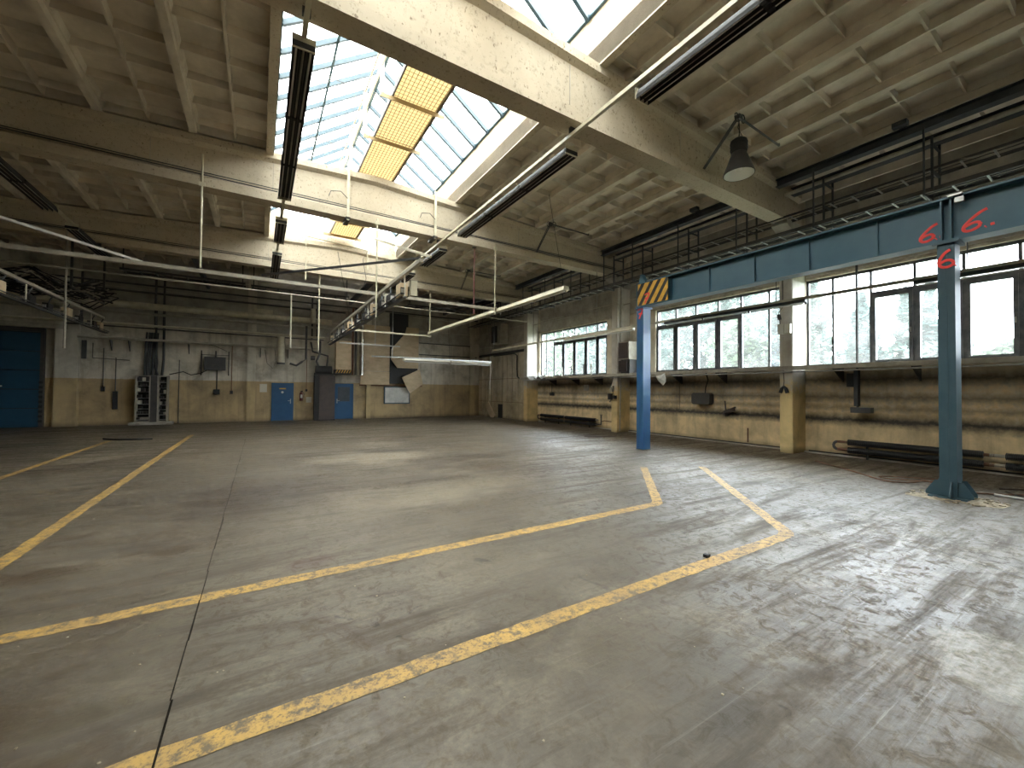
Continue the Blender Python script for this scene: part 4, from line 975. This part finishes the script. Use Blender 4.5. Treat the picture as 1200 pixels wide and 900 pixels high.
# roller gate at far left
g = empty('door_1', (-9.8, YB-.1, 0), kind='structure')
for k in range(5):
    MB().box(-11.9, -7.72, YB-.16-.01*(k % 2), YB-.1, .02+k*.78, .785+k*.78-.015).build('gate_section', M['gate_blue'], g)
MB().box(-11.9, -7.72, YB-.09, YB-.05, 0, 3.93).build('gate_back', M['black'], g)
f = MB(); f.box(-7.72, -7.6, YB-.2, YB, 0, 4.0); f.box(-12.0, -11.9, YB-.2, YB, 0, 4.0); f.box(-12, -7.6, YB-.2, YB, 3.93, 4.1); f.build('gate_frame', M['dark'], g)
for k in range(9): MB().box(-7.735, -7.62, YB-.205, YB-.198, .2+k*.2, .3+k*.2).build('black_mark', M['black'], g)
MB().box(-9.4, -8.75, YB-.2, YB-.165, 1.66, 1.71).build('gate_handle', M['white'], g)
MB().box(-7.6, -7.28, YB-.06, YB+.01, 0, 4.1).build('gate_jamb', M['dado_pier'], g)
mb = MB().box(-12.5, -6.9, YB-.32, YB, 4.1, 4.3); thing1(mb, 'gate_lintel', M['greypipe'], 'grey steel lintel over the blue gate', 'lintel')

# open electrical cabinets
def ecab(x0, x1, label, seed):
    rnd = random.Random(seed)
    r = empty('electrical_cabinet', ((x0+x1)/2, YB-.25, .1), label, 'cabinet', 'open electrical cabinets by the back wall')
    y0, y1, z0, z1 = YB-.5, YB-.02, .12, 2.22; w = .035
    f = MB(); f.box(x0, x0+w, y0, y1, z0, z1); f.box(x1-w, x1, y0, y1, z0, z1); f.box(x0+w, x1-w, y0, y1, z0, z0+w); f.box(x0+w, x1-w, y0, y1, z1-w, z1); f.box(x0+w, x1-w, y1-.02, y1, z0+w, z1-w)
    f.build('carcass', M['greypipe'], r)
    bp = MB().box(x0+w, x1-w, y1-.04, y1-.02, z0+w, z1-w).build('back_plate', M['black'], r)
    z = z0+.12
    while z < z1-.2:
        x = x0+w+.02; h = rnd.uniform(.07, .16)
        while x < x1-w-.08:
            ww = rnd.uniform(.05, .14)
            if rnd.random() < .75: MB().box(x, min(x+ww, x1-w-.01), y0+.12, y1-.04, z, z+h).build('breaker', M['offwhite'] if rnd.random() < .25 else M['dark'], bp)
            x += ww+.02
        MB().box(x0+w, x1-w, y0+.1, y1-.04, z-.03, z-.015).build('mounting_rail', M['galv'], bp)
        z += h+rnd.uniform(.08, .16)
    return r
ecab(-4.72, -4.2, 'left one of two open electrical cabinets full of breakers', 3)
ecab(-3.95, -3.6, 'right, narrower one of two open electrical cabinets full of breakers', 5)
thing1(MB().box(-4.19, -3.96, YB-.5, YB-.02, .12, 2.22), 'blank_cabinet', M['dark'], 'closed grey-brown panel between the two open electrical cabinets', 'panel')
thing1(MB().box(-4.9, -3.4, YB-.55, YB, 0, .11), 'cabinet_plinth', M['conc'], 'low concrete plinth under the electrical cabinets', 'plinth')
mb = MB()
for k, x in enumerate((-4.45, -4.35, -4.27, -4.18, -4.08)):
    mb.tube([(x+random.uniform(-.02, .02), YB-.2, 2.24), (x-.05*math.sin(k), YB-.17, 2.8), (x, YB-.15, 3.4), (x+.05, YB-.15, 4.2)], .045, 6)
mb.tube([(-3.85, YB-.2, 2.24), (-3.8, YB-.2, 3.0), (-3.82, YB-.2, 5.4)], .05, 8); mb.tube([(-4.0, YB-.2, 2.24), (-4.1, YB-.2, 2.6), (-4.07, YB-.2, 3.2), (-4.1, YB-.2, 5.4)], .045, 8)
thing1(mb, 'cable_bundle', M['black'], 'thick black cable bundle rising from the electrical cabinets', 'cables', None, True)
r = empty('distribution_box', (-1.85, YB-.15, 2.5), 'dark green distribution box hung high between two wall conduits, left of the pilaster', 'switch box')
MB().box(-2.3, -1.45, YB-.22, YB-.02, 2.55, 3.2).build('casing', M['dark'], r)
for x in (-2.42, -1.33): MB().tube([(x, YB-.1, 2.3), (x, YB-.1, 3.5)], .025, 6).build('conduit', M['black'], r)
MB().tube([(-2.4, YB-.1, 3.3), (-1.3, YB-.1, 3.3)], .015, 6).build('crosspiece', M['dark'], r); MB().tube([(-1.85, YB-.1, 3.2), (-1.85, YB-.12, 3.5)], .03, 6).build('gland', M['black'], r)
MB().tube([(-1.8, YB-.05, 2.55), (-1.8, YB-.05, 1.6)], .025, 6).build('drop_conduit', M['black'], r); MB().box(-1.93, -1.68, YB-.12, YB, 1.38, 1.62).build('socket', M['black'], r)
MB().tube([(-3.6, YB-.1, 2.3), (-3.1, YB-.08, 2.45), (-2.8, YB-.1, 2.3), (-2.6, YB-.1, 2.35), (-2.42, YB-.1, 2.4), (-2.2, YB-.12, 2.55)], .022, 6).build('feed_cable', M['black'], r, smooth=True)
MB().tube([(-1.4, YB-.1, 3.5), (-1.9, YB-.1, 3.75), (-2.6, YB-.1, 3.9), (-3.1, YB-.1, 3.85)], .012, 6).build('loop_cable', M['cable'], r, smooth=True)
def drop(x, z0, z1, label, bw=.12, bh=.2, m='dark'):
    r = empty('wall_conduit', (x, YB-.05, z0), label, 'conduit', 'conduits dropping down the back wall')
    MB().tube([(x, YB-.05, z0+bh), (x, YB-.05, z1)], .018, 6).build('tube', M[m], r); MB().box(x-bw/2, x+bw/2, YB-.1, YB, z0, z0+bh).build('socket', M['black'], r)
drop(-5.85, 1.5, 3.4, 'thin conduit with a tiny box, left of the electrical cabinets')
drop(-5.45, .7, 3.0, 'conduit ending in a long dark box just left of the electrical cabinets', .16, .8)
drop(-6.95, 2.3, 3.9, 'short dark conduit on the left pier beside the gate', .08, .08)
drop(-3.25, .02, 3.0, 'long conduit to the floor just right of the electrical cabinets', .04, .04)
drop(-1.2, 1.4, 3.9, 'conduit with a small black socket, right of the dark distribution box', .12, .16, 'rust')
drop(2.15, 1.55, 3.9, 'conduit above the fire extinguisher ending in a small socket', .1, .12, 'rust')
thing1(MB().tube([(-6.2, YB-.05, 3.6), (-6.2, YB-.05, 2.95), (-5.0, YB-.05, 2.9)], .018, 6), 'bent_conduit', M['dark'], 'L-shaped conduit high on the wall left of the electrical cabinets', 'conduit')
thing1(MB().box(-6.55, -6.4, YB-.08, YB, 2.9, 3.7), 'wall_bracket', M['dark'], 'ladder-like dark bracket beside the left pier', 'bracket')
for k, (x, lb) in enumerate(((-5.6, 'left of the cable bundle'), (-5.0, 'just left of the electrical cabinets'), (-2.9, 'left of the distribution box'), (.0, 'beside the pilaster'), (1.25, 'above the left-hand blue door'))):
    thing1(MB().prism([(YB, 3.75), (YB-.35, 3.75), (YB-.35, 3.7), (YB-.05, 3.3), (YB, 3.3)], 'x', x-.015, x+.015), 'wall_bracket', M['dark'], f'small triangular pipe bracket {lb} on the back wall', 'bracket', 'pipe brackets on the back wall')
# fire extinguisher
r = empty('fire_extinguisher', (1.9, YB-.12, 1.0), 'dark red fire extinguisher hung right of the left-hand blue door', 'fire extinguisher')
MB().lathe([(0, 0), (.08, 0), (.085, .03), (.085, .38), (.05, .46), (.03, .48), (0, .48)], (1.9, YB-.14, 1.05), 16).build('cylinder', M['redpipe'], r, smooth=True)
MB().box(1.86, 1.97, YB-.16, YB-.12, 1.53, 1.58).build('valve', M['black'], r); MB().tube([(1.93, YB-.15, 1.55), (2.03, YB-.16, 1.45), (2.02, YB-.16, 1.2)], .012, 6).build('hose', M['black'], r); MB().box(1.85, 1.95, YB-.225, YB-.22, 1.2, 1.38).build('paper_label', M['white'], r)
for (x0, x1, z0, z1, lb) in ((-.0, .32, 1.5, 1.92, 'pale notice sheet on the wall left of the left-hand blue door'), (2.15, 2.42, .95, 1.25, 'small pale sheet right of the fire extinguisher'), (2.5, 2.7, 1.1, 1.4, 'tiny faded sheet next to the brown cabinet')):
    thing1(MB().box(x0, x1, YB-.012, YB, z0, z1), 'notice', M['offwhite'], lb, 'notice', 'notices on the back wall')
thing1(MB().tube([(.2, YB-.05, 3.7), (.3, YB-.05, 3.0), (.55, YB-.05, 2.75), (.7, YB-.05, 3.1), (.62, YB-.05, 3.9)], .012, 6), 'hanging_loop', M['cable'], 'thin black cable loop hanging left of the short thick pipe', 'cable', None, True)
r = empty('duct_stub', (.9, 24.0, 3.0), 'short thick vertical duct hanging above the left-hand blue door', 'duct')
MB().tube([(.9, 24.1, 3.02), (.9, 24.1, 4.35)], .17, 16).build('tube', M['creampipe'], r, smooth=True); MB().tube([(.9, 24.1, 2.95), (.9, 24.1, 3.03)], .19, 16).build('rim', M['dark'], r)
thing1(MB().tube([(2.05, 24, 5.0), (2.05, 24, 3.25), (1.85, 24, 3.1), (1.6, 24, 2.9), (1.3, 24, 3.0)], .055, 8), 'drain_pipe', M['dark'], 'dark elbowed pipe ending in mid-air right of the short thick duct', 'pipe', None, True)
# brown cabinet with a motor on top
r = empty('brown_cabinet', (3.1, 24.3, 0), 'tall dark brown cabinet between the two blue doors', 'cabinet')
MB().box(2.72, 3.5, 24.05, 24.66, 0.04, 2.44).build('body', M['brown'], r); MB().box(2.5, 2.72, 24.1, 24.66, 0.0, 2.42).build('side_duct', M['black'], r)
MB().box(2.74, 3.48, 24.03, 24.05, .08, 2.4).build('door', M['brown'], r); MB().box(2.7, 3.52, 24.03, 24.68, 0, .04).build('plinth', M['black'], r)
r = empty('fan_motor', (3.0, 24.3, 2.45), 'black fan motor and valves on top of the dark brown cabinet', 'motor')
MB().tube([(2.55, 24.3, 2.72), (3.35, 24.3, 2.72)], .24, 14).build('motor_body', M['black'], r, smooth=True); MB().box(2.5, 3.45, 24.15, 24.5, 2.44, 2.56).build('foot', M['black'], r)
MB().tube([(2.7, 24.3, 2.9), (2.6, 24.3, 3.2), (2.75, 24.3, 3.6), (2.75, 24.3, 4.3)], .06, 8).build('pipe', M['dark'], r, smooth=True); MB().tube([(3.1, 24.3, 2.9), (3.15, 24.3, 3.5), (2.4, 24.3, 3.7), (2.3, 24.3, 4.2)], .05, 8).build('pipe', M['dark'], r, smooth=True)
MB().tube([(2.3, 24.25, 3.35), (2.5, 24.25, 3.35)], .12, 12).build('valve', M['dark'], r)

# pipes running the width of the back wall
def hpipe(x0, x1, z, ra, m, label, y=24.2, name='service_pipe', z1=None):
    r = empty(name, ((x0+x1)/2, y, z), label, 'pipe', 'pipes across the back wall')
    MB().tube([(x0, y, z), (x1, y, z1 if z1 else z)], ra, 12).build('tube', M[m], r, smooth=True)
    k = x0+.6
    while k < x1-.3: MB().tube([(k-.03, y, z), (k+.03, y, z)], ra*1.15, 12).build('collar', M[m], r); k += 3.1
hpipe(-12.6, 3.3, 5.33, .15, 'creampipe', 'thickest grey lagged pipe high across the back wall')
hpipe(-9, 3.3, 4.98, .06, 'greypipe', 'medium grey pipe just below the thick lagged pipe')
hpipe(-6.9, 2.95, 4.46, .05, 'creampipe', 'bright pipe across the back wall over the doors')
hpipe(-6.9, 2.9, 4.33, .03, 'dark', 'thin dark pipe right under the bright one', 24.1)
hpipe(-12.6, -6.9, 4.45, .05, 'creampipe', 'bright pipe over the blue gate')
hpipe(-6.6, 2.6, 3.83, .06, 'greypipe', 'lowest grey pipe across the back wall, on small brackets', 24.35)
hpipe(-12.6, 4, 5.95, .05, 'dark', 'thin dark pipe above the thick lagged one')
hpipe(-12.6, 12.3, 6.3, .04, 'dark', 'uppermost dark pipe across the whole back wall', 24.3)
hpipe(8.4, 11.9, 4.62, .03, 'dark', 'thin dark pipe on the plain wall right of the brown boards', 24.62)
hpipe(8.4, 12.4, 3.9, .03, 'dark', 'thin dark pipe behind the twin strip lamps', 24.62)
thing1(MB().tube([(.0, 24, 5.7), (.0, 24, 5.9)], .0, 6) if False else MB().box(-.3, .5, 24.1, 24.3, 5.46, 5.7), 'pale_box', M['creampipe'], 'small pale box on the thick lagged pipe', 'box')
thing1(MB().tube([(2.35, 24, 5.2), (2.35, 24, 5.95)], .12, 12), 'vent_stub', M['creampipe'], 'short pale vent stub rising from the thick lagged pipe', 'pipe', None, True)
for x in (-6.5, -4.1, -3.8, 2.35, 2.6):
    thing1(MB().tube([(x, 24.35, 4.4), (x, 24.35, 6.6)], .045, 8), 'riser_pipe', M['dark'], {-6.5: 'dark riser pipe above the left pier', -4.1: 'left of two dark risers above the electrical cabinets', -3.8: 'right of two dark risers above the electrical cabinets', 2.35: 'left of two dark risers left of the middle switch rail', 2.6: 'right of two dark risers left of the middle switch rail'}[x], 'pipe', 'dark riser pipes of the back wall', True)
# cable rack in the dark upper left
r = empty('cable_rack', (-6.9, 20.5, 5.2), 'dark rack crowded with sagging cables at the upper left of the back bay', 'cable rack')
for x in (-9, -7.8, -6.6, -5.4): MB().box(x-.03, x+.03, 19.2, 22.6, 5.0, 5.06).build('cross_arm', M['dark'], r)
for x in (-9, -5.4):
    for y in (19.25, 22.55): MB().box(x-.03, x+.03, y-.03, y+.03, 5.06, 7.3).build('hanger', M['dark'], r)
for k in range(34):
    y = 19.3+3.2*k/33; pts = [(-10.2+i*.75, y+random.uniform(-.12, .12), 5.1+random.uniform(0, .7)+(.1 if i % 2 else -.06)-.05*i) for i in range(8)]
    MB().tube(pts, random.uniform(.014, .035), 5).build('cable', M['black'] if k % 5 else M['greypipe'], r, smooth=True)

for k, (x, z, lb) in enumerate(((-2.6, 6.15, 'left'), (1.6, 6.1, 'middle'), (8.5, 6.1, 'right'))):
    mb = MB(); mb.box(x-2, x+2, 20.9, 20.96, z, z+.08); mb.box(x-2, x+2, 21.5, 21.56, z, z+.08)
    for q in range(9): mb.box(x-1.95+q*.48, x-1.91+q*.48, 20.9, 21.56, z+.01, z+.05)
    for xx in (x-1.9, x+1.9): mb.box(xx-.02, xx+.02, 20.9, 20.94, z+.05, 7.7)
    thing1(mb, 'ladder_tray', M['dark'], f'{lb} length of dark ladder tray in the shaded back bay', 'cable tray', 'ladder trays in the back bay')
for k, x in enumerate((-2.2, 4.3, 10)):
    thing1(MB().box(x-.06, x+.06, 18.95, 24.6, 6.5, 6.75), 'steel_joist', M['navy'], ['left', 'middle', 'right'][k] + ' dark steel joist running back in the shaded last bay', 'joist', 'joists of the last bay')
# pipe frame at the far beam near the skylight
r = empty('bent_pipe', (2.5, 18.4, 6.3), 'cream pipe frame fixed to the farthest beam below the skylight', 'pipe')
MB().tube([(1.5, 18.4, 6.1), (1.5, 18.4, 7.9), (3.9, 18.4, 7.75), (3.9, 18.4, 6.9)], .035, 8).build('tube', M['creampipe'], r); MB().tube([(3.9, 18.4, 7.7), (3.7, 18.35, 7.3), (3.85, 18.35, 6.5), (3.75, 18.4, 6.1)], .012, 6).build('lead', M['cable'], r)
for x, lb in ((2.0, 'left'), (4.55, 'right')):
    r = empty('beam_strap', (x, 11.95, 6.4), f'{lb} cream strap clamped over the face of the second beam', 'strap', 'straps on the second beam')
    MB().box(x-.035, x+.035, 11.94, 11.975, 6.36, 7.85).build('strap_bar', M['creampipe'], r); MB().box(x-.06, x+.06, 11.94, 12.45, 6.38, 6.45).build('hook', M['dark'], r)
    MB().tube([(x-.02, 11.92, 6.95), (x-.2, 11.92, 7.1), (x-.45, 11.92, 7.05), (x-.5, 11.92, 6.9)], .01, 5).build('wire_end', M['cable'], r)

# ------------------------------------------------------------------ floor litter
def cable_floor(pts, ra, m, label, name='floor_cable', cat='cable'):
    out = []
    P = [Vector((*p, ra+.001)) for p in pts]
    for i in range(len(P)-1):
        p0 = P[max(i-1, 0)]; p1 = P[i]; p2 = P[i+1]; p3 = P[min(i+2, len(P)-1)]
        for q in range(6): s_ = q/6; out.append(.5*((2*p1)+(-p0+p2)*s_+(2*p0-5*p1+4*p2-p3)*s_*s_+(-p0+3*p1-3*p2+p3)*s_**3))
    out.append(P[-1]); thing1(MB().tube(out, ra, 6), name, M[m], label, cat, None, True)
cable_floor([(11.6, 4.6), (10.9, 3.7), (10.25, 3.0), (10.2, 2.75), (10.5, 2.55), (10.9, 2.5), (10.5, 2.2), (10.2, 1.9), (10.5, 1.5), (10.9, 1.2), (11.2, .6)], .012, 'rust', 'reddish brown cable curling over the floor behind the near blue column')
cable_floor([(11.4, 2.2), (10.9, 2.9), (10.6, 3.1), (10.5, 2.9), (10.7, 2.6), (11.1, 2.2)], .01, 'rust', 'loop of brown cable on the floor left of the near column foot')
cable_floor([(10.9, 1.5), (10.6, 1.3), (10.8, 1.0), (11.2, 1.0), (11.4, 1.3), (11.1, 1.6)], .012, 'brown', 'coil of dark cable on the floor at the right edge')
thing1(MB().tube([(10.35, 1.55, .02), (10.25, .9, .02)], .018, 8), 'white_tube', M['white'], 'white tube lying on the floor right of the near column foot', 'tube')
cable_floor([(-4.2, 17.9), (-3.9, 17.5), (-3.5, 17.3), (-2.9, 17.2)], .03, 'black', 'black hose piece lying on the floor near the left cabinets', 'hose', 'hose')
thing1(MB().prism([(10.3, 11.5), (11.4, 11.2), (11.3, 10.9), (10.4, 11.3)], 'z', 0, .012), 'floor_plate', M['brown'], 'dark flat plate on the floor left of the far blue column', 'plate')
mb = MB(); mb.box(3.83, 3.87, 2.45, 2.5, 0, .03); mb.box(3.86, 3.91, 2.47, 2.49, 0, .02)
thing1(mb, 'lost_bracket', M['black'], 'small black scrap lying on the near yellow line', 'scrap')
mb = MB(); rnd = random.Random(11)
for k in range(260):
    d = rnd.uniform(.05, 1)**.8; x = rnd.uniform(-4, 9.5); y = 1.2+16*d*rnd.random(); s_ = rnd.uniform(.003, .009); q = rnd.uniform(0, PI)
    v = [(x+s_*math.cos(q+i*PI/2)*rnd.uniform(.6, 1.3), y+s_*math.sin(q+i*PI/2), zz) for zz in (0, s_*.5) for i in range(4)]
    mb.add(v, [(3, 2, 1, 0), (4, 5, 6, 7), (0, 1, 5, 4), (1, 2, 6, 5), (2, 3, 7, 6), (3, 0, 4, 7)])
h = len(mb.f)//2
tag(mb.build('floor_debris', M['rubble'], fix=False), 'tiny crumbs and flakes scattered over the whole floor', 'debris', kind='stuff')

# ------------------------------------------------------------------ trees beyond the windows
def tree(x, y, h, rad, m, label, seed, conical=False, n=1500):
    rnd = random.Random(seed)
    r = empty('tree', (x, y, -.8), label, 'tree', 'trees outside the windows')
    MB().tube([(x, y, -.8), (x+rnd.uniform(-.1, .1), y, h*.5), (x, y, h*.92)], [.16, .1, .03], 7).build('trunk', M['bark'], r, smooth=True)
    mb = MB()
    for k in range(int(n*1.9)):
        t_ = rnd.random(); a = rnd.uniform(0, 2*PI)
        if conical: rr = rad*(1-t_)*math.sqrt(rnd.random())*(1+.3*math.sin(t_*40)); z = .6+t_*(h-.6)
        else:
            rr = rad*math.sqrt(max(0, 1-(2*t_-1)**2))*rnd.uniform(.45, 1)*(1+.25*math.sin(a*3+t_*9)); z = h*.12+t_*h*.88
        px, py = x+rr*math.cos(a), y+rr*math.sin(a); s_ = rnd.uniform(.12, .27)
        u = Vector((rnd.uniform(-1, 1), rnd.uniform(-1, 1), rnd.uniform(-.6, .6))).normalized(); w_ = u.cross(Vector((rnd.uniform(-1, 1), rnd.uniform(-1, 1), 1))).normalized()
        p = Vector((px, py, z)); mb.add([p-u*s_, p+w_*s_*.5, p+u*s_, p-w_*s_*.5], [(0, 1, 2, 3)])
    mb.build('foliage', m, r, fix=False)
A, B, Cc = M['leaf_a'], M['leaf_b'], M['leaf_c']
tree(20.5, 2.6, 3.4, 1.5, B, 'low rounded tree seen in the rightmost pane of the right window', 1)
tree(22, 4.3, 3.6, 1.7, A, 'low bushy tree behind the near blue column', 2)
tree(26, 5.0, 9.5, .7, A, 'single thin tall tree in the rightmost pane of the right window', 3, True, 500)
tree(24, 7.6, 6.4, 1.7, Cc, 'mid-height conifer in the middle of the right window', 4, True, 1600)
tree(24, 6.1, 6.3, 1.0, A, 'slim pale conifer behind the casement left of the near blue column', 21, True, 900)
tree(25, 5.55, 6.6, .9, Cc, 'slim conifer directly behind the near blue column', 22, True, 900)
tree(22.5, 9.0, 7.4, 1.5, A, 'tall conifer at the left of the right window', 5, True, 1700)
tree(23.5, 10.8, 8.2, 1.8, Cc, 'tall conifer just left of the nearest pier', 6, True, 1900)
tree(22, 12.4, 5.6, 1.5, B, 'yellow-green leafy tree right of centre in the middle window', 7)
tree(25, 14.2, 8.5, 2.1, A, 'broad tall tree in the centre of the middle window', 8, False, 2400)
tree(23.5, 16.8, 8.5, 2.0, Cc, 'dense tree left of centre in the middle window', 9, False, 2400)
tree(24, 20, 9, 2.2, A, 'tall dense tree at the left of the middle window', 10, False, 2400)
tree(23, 23.6, 9, 2.2, Cc, 'leafy tree at the right of the far window', 11, False, 2400)
tree(23, 27.2, 9, 2.3, B, 'bright green tree in the centre of the far window', 12, False, 2400)
tree(23, 31, 9, 2.4, A, 'dense tree at the left of the far window', 13, False, 2400)
tree(25, 36, 9, 2.6, Cc, 'last tree behind the far pier', 14, False, 1800)
tree(30, 9.5, 4.2, 2.6, B, 'low spreading tree at the back behind the tall conifers of the right window', 15)
tree(31, 17, 10, 3.0, A, 'large tree at the back, beyond the middle window', 16, False, 2600)
tree(32, 25, 11, 3.2, Cc, 'large tree at the back, between the middle and far windows', 17, False, 2600)
tree(32, 34, 11, 3.2, A, 'large tree at the back, beyond the far window', 18, False, 2600)
